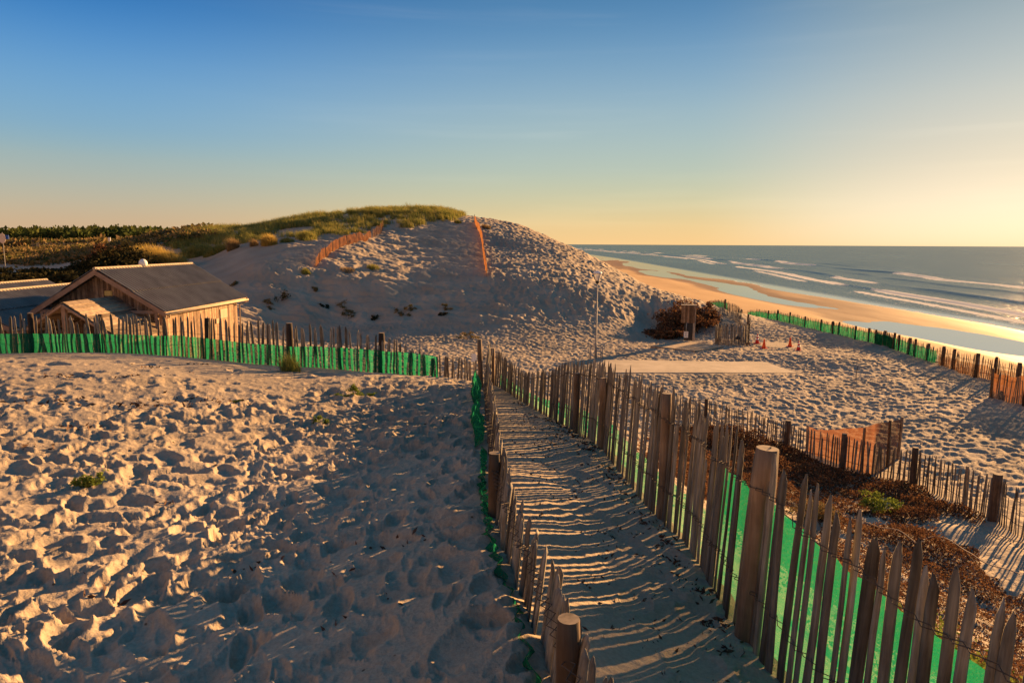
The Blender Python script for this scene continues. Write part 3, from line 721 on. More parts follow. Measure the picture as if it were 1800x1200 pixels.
fence('picket_fence', 'tall weathered picket fence right of the sand path, thick round post, green net behind', 'fence', right_line, lambda q: .063 if q < 2.7 else (.056 if q < 6.5 else .052),
      posts=[(1.165,3.16,.97,.060,(.06,0)), (1.11,4.78,.94,.038), (.90,6.6,.72,.036), (.74,7.6,.70,.036), (-.30,10.35,.58,.04), (1.53,1.1,.95,.055)],
      nets=[dict(side=-.10, hi=.70, m='path_net', wave=.010, drop=.25, wl=.4, s1=3.35), dict(side=-.09, hi=.30, m='thin_green_net', wave=.012, drop=.2, wl=.4, s0=3.34)], wires=(.28,.82), tilt=.007, hj=.028, lean=(.05,.0), keep=100, wmul=.90, jit=.06, wnear=(3.2, 1.08))

# --- fence round the crest with green net in front
crest_b = [(-10,606),(60,622),(130,622),(212,622),(290,624),(365,629),(440,636),(512,646),(590,652),(668,657),(720,659),(770,661),(815,668),(845,672)]
cd = [14.4,14.5,14.4,14.3,14.1,13.8,13.5,13.2,12.8,12.5,12.2,12.0,11.5,11.1]
ch = [.80,.80,.80,.80,.81,.82,.83,.83,.80,.68,.52,.44,.38,.34]
crest_line = []
for (px, py), d, h in zip(crest_b, cd, ch):
    x, y, _ = W(px, py, d); crest_line.append((x, y, h))
crest_line = [(-13.5, 13.6, .8)] + crest_line[1:]
def crest_at(px):
    P, _ = line_pts(crest_line, .05); z = gzs(P[:,0], P[:,1]); q, _ = proj(P[:,0], P[:,1], z); i = int(np.argmin(abs(q-px))); return P[i], i*.05
posts = []
for px, h, r in ((58,.86,.06),(181,.82,.05),(365,.84,.058),(512,.86,.060),(668,.75,.058)):
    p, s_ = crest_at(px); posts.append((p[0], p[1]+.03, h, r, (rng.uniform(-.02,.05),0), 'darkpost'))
s_end = crest_at(772)[1]
fence('picket_fence', 'long picket fence before the gabled hut, bright green net along its lower half', 'fence', crest_line, .094,
      posts=posts, nets=[dict(side=-.045, habs=.42, m='green_net', wave=.007, s0=0, s1=s_end, wl=.35)], wires=(.30,.62), tilt=.045, hj=.05, wmul=1.05)

# --- lower fence at the foot of the slope
low_line = [(5.2,29.,.95),(6.3,27.0,1.0),(8.1,24.0,1.0),(9.5,21.4,1.0),(11.2,18.7,1.0),(11.45,16.5,1.0),(11.2,14.4,1.02),(10.9,12,1.02),(10.5,9,1.0)]
fence('picket_fence', 'low bare picket fence between the dry brown plants and the trodden sand', 'fence', low_line, .092,
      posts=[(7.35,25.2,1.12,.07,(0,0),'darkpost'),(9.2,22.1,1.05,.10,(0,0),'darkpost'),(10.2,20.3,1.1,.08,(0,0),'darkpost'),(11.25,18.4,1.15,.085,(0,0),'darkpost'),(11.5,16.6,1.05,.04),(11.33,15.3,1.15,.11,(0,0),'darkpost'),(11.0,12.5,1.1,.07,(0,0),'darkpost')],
      wires=(.25,.75), tilt=.04, hj=.04, wire_r=.004)
# --- platform edge fence: bare, green netted, brown netted
eb = [(1257,557,.85),(1274,553,.80),(1303,560,.85),(1351,560,.85),(1388,561,.85),(1415,567,.85),(1443,576,.85),(1473,583,.85),(1504,594,.88),(1540,604,.90),(1580,615,.92),(1629,631,.95),(1657,641,1.0),(1712,661,1.1),(1745,669,1.1),(1800,684,1.1),(1850,700,1.1),(1900,716,1.1)]
edge_line = []
for px, py, h in eb:
    x, y, z = hit(px, py); x = min(x, 25.2); edge_line.append((x, y, h))
def at_px(line, px):
    P, _ = line_pts(line, .05); z = gzs(P[:,0], P[:,1]); q, _ = proj(P[:,0], P[:,1], z); i = int(np.argmin(abs(q-px))); return P[i], i*.05
posts = []
for px in (1274,1303,1314,1351,1367,1388,1415,1443,1464,1474,1503,1527,1540,1553,1571,1580,1597,1608,1629,1657,1674,1714,1748,1787):
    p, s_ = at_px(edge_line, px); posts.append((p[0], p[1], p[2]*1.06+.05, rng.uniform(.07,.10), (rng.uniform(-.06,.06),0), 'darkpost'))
sg0, sg1, sg2, sg3 = (at_px(edge_line, q)[1] for q in (1277, 1303, 1315, 1646))
fence('picket_fence', 'long picket fence above the beach, green netting turning to brown nearer the viewer', 'fence', edge_line, .095,
      posts=posts, nets=[dict(side=-.06, hi=.74, m='green_net', s0=sg0, s1=sg1, wave=.03), dict(side=-.06, hi=.78, m='green_net', s0=sg2, s1=sg3, wave=.03), dict(side=-.06, hi=.62, m='brown_net', s0=sg3+.3, wave=.03)],
      wires=(.75,), tilt=.05, hj=.05, gaps=((1304,1313),), wire_r=.006, wmul=.95)
# --- closer brown netted piece by the right edge
nb = []
for px, py, h in ((1741,697,1.15),(1770,705,1.15),(1800,713,1.2),(1850,728,1.2),(1900,745,1.2)):
    x, y, z = hit(px, py); nb.append((x, y, h))
fence('netted_fence', 'short picket fence covered in coarse brown netting, jutting out before the beach fence', 'fence', nb, .12,
      posts=[(*nb[0][:2],1.25,.05),(*nb[2][:2],1.25,.07,(0,0),'darkpost'),(*nb[4][:2],1.25,.07)], nets=[dict(side=.05, hi=.95, m='rust_net', wave=.03)], wires=(.8,), wire_r=.006)
# --- short bare fence by the big brown shrub
sb = []
for px, py, h in ((1195,580,1.35),(1222,573,1.3),(1242,568,1.2),(1261,560,.95)):
    x, y, z = hit(px, py); sb.append((x, y, h))
fence('picket_fence', 'short tightly set picket fence from the beach shower towards the beach, beside the rusty bush', 'fence', sb, .10,
      posts=[(*sb[2][:2],1.3,.06)], wires=(.7,), wire_r=.006, wmul=1.3)

# --- round enclosure
def enclosure():
    c = hit(1293, 607); rr = 1.05; b = (c[0], c[1]+rr*.9, gz(c[0], c[1]+rr*.9))
    root = empty('picket_enclosure', b, 'round enclosure of split pickets standing on the trodden sand beside the traffic cones', 'fence')
    for k in range(74):
        a = 2*math.pi*k/74; x = b[0]+rr*math.cos(a)*1.05; y = b[1]+rr*math.sin(a); h = 1.42*(1+rng.gauss(0,.015))
        o = bpy.data.objects.new('picket', PKm[rng.randrange(len(PKm))]); C.objects.link(o); o.parent = root
        o.location = (x-b[0], y-b[1], gz(x, y)-.08-b[2]); o.rotation_euler = (rng.gauss(0,.015), rng.gauss(0,.015), a+math.pi/2); o.scale = (1.25, 1.2, h)
    for hz_ in (.35, 1.05):
        mb = MB(); mb.tube([(rr*1.05*math.cos(2*math.pi*k/48)*1.02, rr*1.02*math.sin(2*math.pi*k/48), hz_) for k in range(49)], .008, 5, False); mb.build('wire', M['wire'], root)
    log_post('post', root, b, b[0]+1.15, b[1]-.15, b[2]+1.5, .055, m='darkpost')
    mb = MB(); mb.box((.05, -rr-.06, .55), (.34, .08, .16)); mb.box((.05, -rr-.08, .68), (.12,.06,.12)); mb.build('latch', M['dark'], root, bevel=.01)
    log_post('stub', root, b, b[0]+.75, b[1]-1.02, b[2]+.28, .07); log_post('stub', root, b, b[0]+.95, b[1]-.95, b[2]+.26, .07)
enclosure()

# --- netting barriers on the dune and by the lower fence
def net_barrier(label, base, m, stakes, name='netting_barrier', habs=None, cat='barrier', wave=.05, sr=.022, stop=.16):
    line = []
    for q in base:
        if len(q) == 3: x, y, z = hit(q[0], q[1]); line.append((x, y, q[2]))
    b = (line[0][0], line[0][1], gz(*line[0][:2]))
    root = empty(name, b, label, cat)
    net_strip('netting', root, b, line, side=0, hi=1.0, m=m, wave=wave, wl=1.2, drop=.05)
    P, Lt = line_pts(line, .05)
    for f in stakes:
        p = P[min(len(P)-1, int(f*(len(P)-1)))]
        log_post('stake', root, b, p[0], p[1]-.03, gz(p[0], p[1])+p[2]+stop, sr, (rng.uniform(-.05,.05), 0), bury=.2)
    return root
net_barrier('bright orange netting barrier curving up the left of the dune towards the grass', [(555,471,.80),(563,462,.85),(575,452,.95),(590,443,1.0),(606,436,1.0),(622,432,1.0),(636,428,.95),(652,419,.75)], 'orange_net', (0,.09,.22,.36,.5,.62,.74,.87,1), sr=.03)
net_barrier('dark brown netting barrier in the grass gap above the orange one', [(656,418,.9),(664,412,1.0),(670,406,1.1),(674,400,1.1)], 'brown_net', (0,.3,.6,1), sr=.04)
net_barrier('orange netting barrier running straight down the middle of the dune', [(834,389,.9),(838,400,1.0),(844,415,1.1),(848,432,1.2),(850,448,1.1),(852,465,1.1),(856,487,.95)], 'orange_net', (0,.15,.3,.45,.6,.75,.9,1), sr=.035)
net_barrier('orange netting screen on tall stakes standing behind the low brown fence', [(1418,792,.85),(1452,806,.95),(1484,818,1.18),(1512,826,1.3),(1537,833,1.52),(1577,806,1.35)], 'rust_net', (0,.45,.78,1), sr=.045, wave=.02, stop=.05)

# ------------------------------------------------------------------ beach furniture
M['concrete'] = simple('sandy_concrete', (.46,.385,.28), .95, .18, 1.2, bump=.008, bscale=9)
M['deckwood'] = wood_mat('deck_boards', (.22,.165,.11), (.31,.24,.165), (.38,.30,.215), (3,3,3))
M['plankwood'] = wood_mat('planks_brown', (.12,.075,.045), (.20,.13,.08), (.28,.19,.12), (12,12,1.2))
M['greywood'] = wood_mat('planks_grey', (.22,.20,.17), (.32,.29,.25), (.42,.38,.33), (12,12,1.2))
M['white'] = simple('white_paint', (.74,.73,.70), .5, .06)
M['galv'] = simple('galvanised_steel', (.26,.25,.235), .6, .15, 6, .2)
M['red'] = simple('red_plastic', (.62,.035,.02), .5, .12)
M['orangeplastic'] = simple('orange_plastic', (.80,.10,.02), .5, .12)
def slab():
    mb = MB(); z = PL + CZ
    vs = [(x, y, z+.03 if k else z-.25) for k in (0, 1) for x, y, _ in pad_c]
    mb.add(vs, [(0,1,2,3),(4,5,6,7),(0,1,5,4),(1,2,6,5),(2,3,7,6),(3,0,4,7)])
    o = mb.build('concrete_pad', M['concrete']); tag(o, 'flat pale slab dusted with sand in the middle of the trodden sand', 'slab')
slab()
def shower():
    c = hit(1209, 608); b = (c[0], c[1], PL+CZ)
    q = [Wz(1143,611,PL), Wz(1203,603,PL), Wz(1272,612,PL), Wz(1222,620,PL)]
    mb = MB(); vs = [(x, y, PL+CZ+k) for k in (-.1, .14) for x, y, _ in q]
    mb.add(vs, [(0,1,2,3),(4,5,6,7),(0,1,5,4),(1,2,6,5),(2,3,7,6),(3,0,4,7)])
    d = mb.build('shower_deck', M['deckwood'], bevel=.02); tag(d, 'low wooden deck with a dark edge under the beach shower column', 'deck')
    root = empty('beach_shower', (b[0], b[1], b[2]+.14), 'tall wooden beach shower column with white notice, standing on the low deck', 'shower', rz=R(-14))
    mb = MB()
    mb.box((0,0,1.2), (.62,.42,2.4)); mb.build('column', M['dark'], root, bevel=.01)
    mb = MB(); mb.box((.37,0,1.24), (.16,.50,2.48)); mb.build('side_post', M['greywood'], root, bevel=.01)
    mb = MB()
    for k in range(7): mb.box((-.46+k*.135, -.25, 1.86), (.125,.03,1.22)); mb.box((-.46+k*.135, .25, 1.86), (.125,.03,1.22))
    for k in range(3): mb.box((-.54, -.17+k*.17, 1.86), (.03,.155,1.22))
    mb.build('screen_boards', M['plankwood'], root)
    mb = MB(); mb.box((-.03,0,2.50), (1.08,.56,.04)); mb.build('cap_board', M['greywood'], root, bevel=.005)
    mb = MB(); mb.box((-.16,-.225,.42), (.30,.012,.44)); nt = mb.build('notice', M['white'], root)
    mb = MB()
    for k in range(6): mb.box((-.16+rng.uniform(-.02,.02),-.2335,.58-k*.06), (.22-rng.random()*.08,.003,.014))
    mb.build('lettering', M['dark'], nt)
    mb = MB(); mb.tube([(-.15,-.24,.66),(-.15,-.24,1.25)], .035, 10); mb.tube([(-.15,-.24,1.25),(-.15,-.34,1.25)], .02, 8); mb.build('water_pipe', M['galv'], root, True)
shower()
def lamp():
    x, y, _ = W(1047, 628, 42); z0 = gz(x, y); b = (x, y, z0)
    H = 5.35
    root = empty('street_lamp', b, 'slim pale lamp post with glass lantern head, on the trodden sand before the dune', 'street lamp')
    mb = MB(); mb.tube([(0,0,-.2),(0,0,.9),(0,0,.95),(0,0,H-.75)], [.075,.07,.048,.038], 12); mb.build('pole', M['galv'], root, True)
    mb = MB(); mb.lathe([(.04,H-.78),(.10,H-.72),(.12,H-.62),(.10,H-.58),(.03,H-.58)], 16); mb.build('lantern_base', M['dark'], root, True)
    gm, t, bb = mat('lantern_glass'); bb.inputs['Base Color'].default_value = (.85,.83,.78,1); bb.inputs['Transmission Weight'].default_value = .25; bb.inputs['Roughness'].default_value = .25
    mb = MB(); mb.lathe([(.12,H-.58),(.27,H-.16),(.24,H-.05)], 8); g = mb.build('lantern_glass', gm, root)
    mb = MB()
    for k in range(4):
        a = math.pi/2*k + .4; mb.tube([(.125*math.cos(a),.125*math.sin(a),H-.58),(.278*math.cos(a),.278*math.sin(a),H-.15)], .012, 5)
    mb.build('lantern_frame', M['dark'], root)
    mb = MB(); mb.lathe([(.285,H-.16),(.26,H-.08),(.12,H-.01),(.03,H+.02)], 16); mb.build('lantern_cap', M['white'], root, True)
    mb = MB(); mb.tube([(0,0,H-.56),(0,0,H-.3)], .04, 8); mb.build('bulb', M['white'], root, True)
    r2 = empty('guard_rail', b, 'low square tube guard around the foot of the lamp post', 'railing')
    for k, (sx, sy) in enumerate(((-1,-1),(1,-1),(1,1),(-1,1))):
        mb = MB(); mb.tube([(sx*.36,sy*.36,-.2),(sx*.36,sy*.36,.78)], .025, 8); mb.build('leg', M['galv'], r2, True)
    mb = MB(); q = [(-.36,-.36,.74),(.36,-.36,.74),(.36,.36,.74),(-.36,.36,.74),(-.36,-.36,.74)]
    for k in range(4): mb.tube([q[k], q[k+1]], .022, 8)
    mb.build('top_rail', M['galv'], r2, True)
lamp()
def cone(px, py, h, banded, label):
    x, y, z = hit(px, py); z = PL + CZ + .005
    root = empty('traffic_cone', (x, y, z), label, 'traffic cone', 'traffic cones on the cleared sand', rz=rng.random())
    mb = MB(); mb.box((0,0,.02), (.38,.38,.04)); mb.build('base', M['red'], root, bevel=.01)
    def rr(f): return .135 - .105*f
    mb = MB(); mb.lathe([(rr(k/8), .04+(h-.04)*k/8) for k in range(9)], 20); mb.build('body', M['orangeplastic' if not banded else 'red'], root, True)
    for a, b_ in (((.35,.52),(.68,.82)) if banded else ((.45,.50),)):
        mb = MB(); mb.lathe([(rr(a)+.003,.04+(h-.04)*a),(rr(b_)+.003,.04+(h-.04)*b_)], 20); mb.build('band', M['white'] if banded else M['red'], root, True)
cone(1331,602,.68,True,'red and white banded traffic cone nearest the round enclosure')
cone(1343,608,.66,False,'plain red traffic cone set closest to the long pale slab')
cone(1389,602,.66,False,'plain orange traffic cone farthest back on the cleared patch')
cone(1404,608,.66,True,'red and white banded traffic cone farthest from the round enclosure')
def stick():
    x, y, z = hit(1504, 668); mb = MB(); mb.tube([(0,0,-.2),(.02,0,.4),(.06,0,.72)], [.016,.015,.012], 6); mb.tube([(-.08,0,.5),(.03,0,.52),(.12,0,.50)], .012, 6)
    o = mb.build('stick', M['twig']); o.location = (x, y, z); tag(o, 'lone thin stick upright in the trodden sand', 'stick')
stick()
def whitebox():
    x, y, _ = W(833, 640, 38.5); z = gz(x, y)
    root = empty('sign_board', (x, y, z), 'small blank white board on a post seen just beyond the end of the crest fence', 'sign')
    mb = MB(); mb.box((0,0,.55), (.27,.04,.42)); mb.build('panel', M['white'], root, bevel=.006)
    mb = MB(); mb.tube([(0,.04,-.2),(0,.04,.7)], .03, 8); mb.build('leg', M['galv'], root)
whitebox()
M['blue'] = simple('blue_sign_paint', (.03,.12,.42), .5, .1)
M['discback'] = simple('unpainted_sign_back', (.62,.50,.40), .5, .08)
def road_sign():
    x, y, z = W(6, 440, 70); z = gz(x, y); zc = W(6, 419, 70)[2]+CZ
    root = empty('road_sign', (x, y, z), 'round road sign with a blue plate behind it, on a pole before the distant wood', 'sign')
    mb = MB(); mb.tube([(0,.05,-.3),(0,.05,zc-z+.6)], .035, 8); mb.build('pole', M['galv'], root)
    mb = MB(); n = 28
    vs = [(.37*math.cos(2*math.pi*k/n), dy, zc-z+.50*math.sin(2*math.pi*k/n)) for dy in (-.02, .01) for k in range(n)]
    mb.add(vs, [tuple(range(n)), tuple(range(n, 2*n))] + [(k, (k+1) % n, n+(k+1) % n, n+k) for k in range(n)]); mb.build('disc', M['discback'], root)
    mb = MB(); mb.box((-.05, .12, zc-z+.12), (1.3,.03,.42)); mb.build('plate', M['blue'], root)
road_sign()
def white_marker():
    x, y, z = W(193, 432, 150); z = gz(x, y); mb = MB(); zz = W(193, 421, 150)[2]+CZ
    mb.tube([(0,0,-.3),(0,0,zz-z)], .08, 6); mb.box((0,0,zz-z), (.55,.12,.9))
    o = mb.build('marker_board', M['white'], bevel=.02); o.location = (x, y, z); tag(o, 'tiny white board standing out against the distant wood', 'sign')
white_marker()

# ------------------------------------------------------------------ huts
def corrug_mat():
    m, t, b = mat('corrugated_roof'); L = t.links.new; b.inputs['Roughness'].default_value = .75
    g = N(t, 'ShaderNodeTexCoord'); n = N(t, 'ShaderNodeTexNoise', inp={'Scale': 1.2, 'Detail': 6}); L(g.outputs['Object'], n.inputs['Vector'])
    r = ramp(t, [(.3, (.13,.118,.102)), (.7, (.20,.182,.158))]); L(n.outputs[0], r.inputs[0]); L(r.outputs[0], b.inputs['Base Color']); return m
M['corrug'] = corrug_mat()
M['ridge'] = simple('ridge_cap', (.38,.30,.20), .7, .15, 2)
M['fascia'] = simple('bargeboard_wood', (.27,.18,.125), .8, .25, 3)
M['eave'] = simple('eave_board_wood', (.40,.31,.21), .75, .15, 3)
M['hutwall'] = wood_mat('hut_planks', (.20,.13,.085), (.31,.215,.145), (.42,.30,.20), (10,10,.8))
M['yellow'] = simple('yellowed_lamp_cover', (.60,.46,.16), .4, .1)
def hut(label, x0, y0, x1, y1, zr, half, rise, group=None, porch=False, over=.5, front_in=.8):
    "ridge runs from (x0,y0) to (x1,y1) at height zr"
    L_ = math.hypot(x1-x0, y1-y0); rz = -math.atan2(x1-x0, y1-y0)
    zg = min(gz(x0, y0), gz(x1, y1), gz(x0+half, y0)) - .05
    root = empty('beach_hut', (x0, y0, zg), label, 'hut', group, rz)
    H = zr-zg; E = H-rise; sl = math.hypot(half, rise)
    def roof(side, name):
        mb = MB(); pitch = .26; amp = .036; nseg = int(L_/pitch*6)
        for c, (a, b_) in enumerate(((.0, .53), (.50, 1.0))):
            lift = .045 if c == 0 else .0
            vs = []; 
            nx, nz = side*rise/sl, half/sl
            for f in (a, b_):
                for i in range(nseg+1):
                    yy = L_*i/nseg; q = amp*math.sin(2*math.pi*yy/pitch) + .03 + lift*(1 if c == 0 else 0)
                    vs.append((side*half*f + nx*q, yy, H - rise*f + nz*q))
            m_ = nseg+1; k = len(vs)
            vs += [(v[0]-nx*.008, v[1], v[2]-nz*.008) for v in vs]
            fs = [(i, i+1, m_+i+1, m_+i) for i in range(nseg)] + [(k+i, k+m_+i, k+m_+i+1, k+i+1) for i in range(nseg)] + [(m_+i, m_+i+1, k+m_+i+1, k+m_+i) for i in range(nseg)] + [(i, k+i, k+i+1, i+1) for i in range(nseg)]
            mb.add(vs, fs)
        return mb.build(name, M['corrug'], root)
    roof(1, 'roof'); r = roof(-1, 'roof')
    mb = MB(); mb.tube([(0,-.03,H+.045),(0,L_*.5,H+.05),(0,L_+.03,H+.045)], .085, 10)
    mb.bar((.07,-.03,H+.015),(.07,L_+.03,H+.015), .14, .02); mb.build('ridge_cap', M['ridge'], root)
    for s_ in (-1, 1):                                   # bargeboards
        for yy in (0.0, L_):
            mb = MB(); a, b_ = Vector((0,yy,H-.10)), Vector((s_*(half+.06),yy,E-.14))
            mb.add([a+Vector((0,-.025,.10)), b_+Vector((0,-.025,.10)), b_+Vector((0,-.025,-.16)), a+Vector((0,-.025,-.16)), a+Vector((0,.025,.10)), b_+Vector((0,.025,.10)), b_+Vector((0,.025,-.16)), a+Vector((0,.025,-.16))],
                   [(0,1,2,3),(4,7,6,5),(0,4,5,1),(1,5,6,2),(2,6,7,3),(3,7,4,0)])
            mb.build('bargeboard', M['fascia'], root)
    for s_ in (-1, 1):
        mb = MB(); mb.box((s_*(half-.03), L_/2, E-.10), (.03, L_-.10, .18)); mb.build('eave_board', M['eave'], root)
        mb = MB(); mb.tube([(s_*(half+.05), -.05, E-.10), (s_*(half+.05), L_+.05, E-.13)], .055, 10)
        if s_ > 0:
            for yy in (.35, L_-.25): mb.tube([(half+.05, yy, E-.14), (half+.03, yy, E-.28), (half-.40, yy+.05, E-.42), (half-.42, yy+.05, .2)], .035, 8)
        mb.build('gutter', M['eave'], root, True)
    hw = half-over; d0 = front_in; d1 = L_-.4; zt = H - rise*hw/half - .06
    mb = MB(); n = int((d1-d0)/.14)
    for i in range(n):
        y_ = d0 + (i+.5)*(d1-d0)/n
        for s_ in (-1, 1): mb.box((s_*hw, y_, zt/2-.2), (.03+.006*(i % 2), (d1-d0)/n-.012, zt+.4))
    n = int(2*hw/.14)
    for i in range(n):
        x_ = -hw + (i+.5)*2*hw/n; h_ = H - rise*abs(x_)/half - .10
        for yy in (d0, d1): mb.box((x_, yy, h_/2-.2), (2*hw/n-.012, .03+.006*(i % 2), h_+.4))
    mb.build('wall', M['hutwall'], root)
    mb = MB(); mb.add([(-hw+.02,d0+.03,-.3),(hw-.02,d0+.03,-.3),(hw-.02,d1-.03,-.3),(-hw+.02,d1-.03,-.3),(-hw+.02,d0+.03,zt-.1),(hw-.02,d0+.03,zt-.1),(hw-.02,d1-.03,zt-.1),(-hw+.02,d1-.03,zt-.1)],
           [(0,1,5,4),(1,2,6,5),(2,3,7,6),(3,0,4,7),(4,5,6,7)]); mb.build('lining', M['dark'], root)
    mb = MB()
    for s_ in (-1, 1): mb.bar((s_*hw, .12, -.3), (s_*hw, .12, zt), .14, .14)
    mb.bar((-half+.2, .12, E-.02), (half-.2, .12, E-.02), .10, .16); mb.build('frame', M['fascia'], root)
    mb = MB()
    n = int((half*2)/.16)
    mb.bar((0,.04,H-.14),(0,L_-.04,H-.14),.08,.14)
    for s_ in (-1, 1): mb.bar((s_*hw,.04,zt-.02),(s_*hw,L_-.04,zt-.02),.08,.12)
    mb.build('purlin', M['fascia'], root)
    return root, H, E, zg
hx, hy, hzr = W(168, 474, 34.0); _, _, _ = 0, 0, 0
rt, H, E, zg = hut('gabled wooden hut with brown corrugated roof and little boarded porch roof in front', hx, hy-.1, hx+.42, hy+9.4, CZ+hzr, 3.45, 2.08, 'corrugated roof huts behind the crest')
mb = MB(); mb.box((.13,.76,H-1.22), (.40,.08,.26)); mb.build('wall_lamp', M['yellow'], rt, bevel=.03)
mb = MB(); mb.lathe([(.20,-.05),(.23,.10),(.20,.22),(.10,.32),(.02,.34)], 18, (0,4.2,H+.1)); mb.build('vent_cowl', M['white'], rt, True)
mb = MB(); mb.box((2.99,7.2,E-.78),(.06,.9,.55)); mb.box((3.0,6.3,E-1.15),(.08,.3,.3)); mb.build('wall_hatch', M['eave'], rt, bevel=.01)
# porch roof: small gable of lapped boards in front of the main gable
def porch():
    a = Vector(W(110, 532, 31.0)); a.z += CZ; base = Vector((a.x+.1, a.y, gz(a.x, a.y)-.1)); root = rt
    inv = (Matrix.Translation(rt.location) @ Matrix.Rotation(rt.rotation_euler.z, 4, 'Z')).inverted()
    hw, rs, dp = 2.65, 1.70, 3.6
    ax, ay, az = (inv @ a)
    for s_, wd in ((1, hw), (-1, hw)):
        mb = MB(); nb_ = 11
        for k in range(nb_):
            f0, f1 = k/nb_, (k+1.25)/nb_
            p0 = Vector((ax+s_*wd*f0, ay, az-rs*f0)); p1 = Vector((ax+s_*wd*f1, ay, az-rs*f1)); t_ = .035
            vs = []
            for yy in (-.02*(k % 2), dp+.2):
                vs += [p0+Vector((0,yy,0)), p1+Vector((0,yy,t_)), p1+Vector((0,yy,t_+.03)), p0+Vector((0,yy,.03))]
            mb.add(vs, [(0,1,2,3),(4,7,6,5),(0,4,5,1),(1,5,6,2),(2,6,7,3),(3,7,4,0)])
        mb.build('porch_roof', M['deckwood'], root)
    mb = MB()
    for s_ in (-1, 1):
        p, q = Vector((ax, ay+.02, az-.10)), Vector((ax+s_*hw, ay+.02, az-rs-.10)); mb.bar(p, q, .10, .22, (0,1,0))
        mb.bar((ax+s_*(hw-.2), ay+.1, az-rs-.1), (ax+s_*(hw-.2), ay+.1, -.3), .16, .16)
        mb.bar((ax+s_*(hw-.2), ay+.1, az-rs-.15), (ax+s_*(hw-.2), ay+dp, az-rs-.15), .10, .18)
    mb.bar((ax, ay+.06, az-.1), (ax, ay+.06, -.3), .18, .18)
    mb.bar((ax-hw+.1, ay+.06, az-rs-.08), (ax+hw-.1, ay+.06, az-rs-.08), .12, .18)
    mb.build('porch_frame', M['fascia'], root)
    mb = MB()
    for k in range(3): mb.box((ax+.22, ay+.16, az-.42-k*.34), (.26,.05,.09))
    mb.build('porch_slat', M['eave'], root)
porch()
x2, y2, z2 = W(0, 517, 33.2); 
hut('low corrugated hut whose roof tucks behind the left slope of the gabled hut', -26.95, 32.4, -27.15, 42.0, CZ-2.62, 3.0, 1.52, 'corrugated roof huts behind the crest')
hut('farthest corrugated roof at the left edge, only its ridge and top slope showing', -32.9, 39.5, -33.1, 48.6, CZ-2.72, 3.0, 1.52, 'corrugated roof huts behind the crest')

# ------------------------------------------------------------------ plants
def leaves(P, size, nrm_up=.3, seed=0, asp=1.6):
    "one small pointed leaf quad per point; size array"
    g = np.random.default_rng(seed); n = len(P)
    a = g.normal(size=(n,3)); a /= np.linalg.norm(a, axis=1)[:, None]
    b = g.normal(size=(n,3)); b[:,2] += nrm_up; b -= (b*a).sum(1)[:, None]*a; b /= np.linalg.norm(b, axis=1)[:, None]+1e-9
    s = np.broadcast_to(np.asarray(size, float), (n,))[:, None]
    V = np.stack([P-a*s*asp*.5, P+b*s*.5, P+a*s*asp*.5, P-b*s*.5], 1).reshape(-1, 3)
    return V, np.arange(n*4).reshape(-1, 4)
def blades(P, h, lean, w, seed=0, droop=.35, wind=(-.12,-.05)):
    g = np.random.default_rng(seed); n = len(P)
    az = g.uniform(0, 2*np.pi, n); ln = np.abs(g.normal(0, lean, n)); hh = h*g.uniform(.55, 1.15, n)
    d = np.stack([np.cos(az), np.sin(az)], 1)*ln[:, None] + np.array(wind)
    sx = np.stack([np.cos(az+1.3), np.sin(az+1.3), np.zeros(n)], 1)*w/2
    base = P; mid = P + np.concatenate([d*.45*hh[:, None], (.58*hh)[:, None]], 1); tip = P + np.concatenate([d*(1.0+droop)*hh[:, None], (hh*(1-.25*ln))[:, None]], 1)
    V = np.stack([base-sx, base+sx, mid+sx*.8, mid-sx*.8, tip+sx*.15, tip-sx*.15], 1).reshape(-1, 3)
    i = np.arange(n)[:, None]*6
    F = np.concatenate([i+[0,1,2,3], i+[3,2,4,5]], 0)
    return V, F
def project_mask(x, y, polys):
    z = gzs(x, y); px, py = proj(x, y, z); m = np.zeros(x.shape, bool)
    for p in polys: m |= in_poly(px, py, p)
    return m, z
# marram cover along the top of the dune (nobody could count it)
g = np.random.default_rng(5)
n = 26000; x = g.uniform(-62, 0, n); y = g.uniform(66, 128, n)
polys = [[(285,430),(300,412),(345,404),(400,400),(450,390),(500,383),(560,370),(620,362),(700,355),(760,358),(830,368),(800,388),(760,392),(735,398),(705,405),(698,385),(672,400),(640,411),(600,414),(565,410),(545,425),(500,415),(480,425),(430,428),(380,434),(330,440),(300,440)]]
m, z = project_mask(x, y, polys)
x, y, z = x[m], y[m], z[m]
den = fbm(x*.20, y*.20, 1201, 4); px, py = proj(x, y, z)
bare = in_poly(px, py, [(600,376),(690,370),(702,376),(680,392),(650,384),(600,386)]) | in_poly(px, py, [(470,408),(540,398),(560,402),(545,412),(480,418)])
ok = (den > -.30) & (~bare | (den > .25)) & (g.random(len(x)) < .42)
x, y, z, den = x[ok], y[ok], z[ok], den[ok]
k = 46; nn = len(x)*k; ch_ = np.clip(.45 + .75*np.clip(den+.35, 0, 1) + g.normal(0, .16, len(x)), .25, 1.25)
rad = np.repeat(.12+.22*g.random(len(x)), k)
X = np.repeat(x, k) + g.normal(0, 1, nn)*rad; Y = np.repeat(y, k) + g.normal(0, 1, nn)*rad; Zs = np.repeat(z, k)-.05
V, F = blades(np.stack([X, Y, Zs], 1), np.repeat(ch_, k), .42, .034, 3)
o = np_mesh('dune_grass', V, F, M['marram']); tag(o, 'rough green and gold marram grass covering the top of the dune', 'grass', kind='stuff')
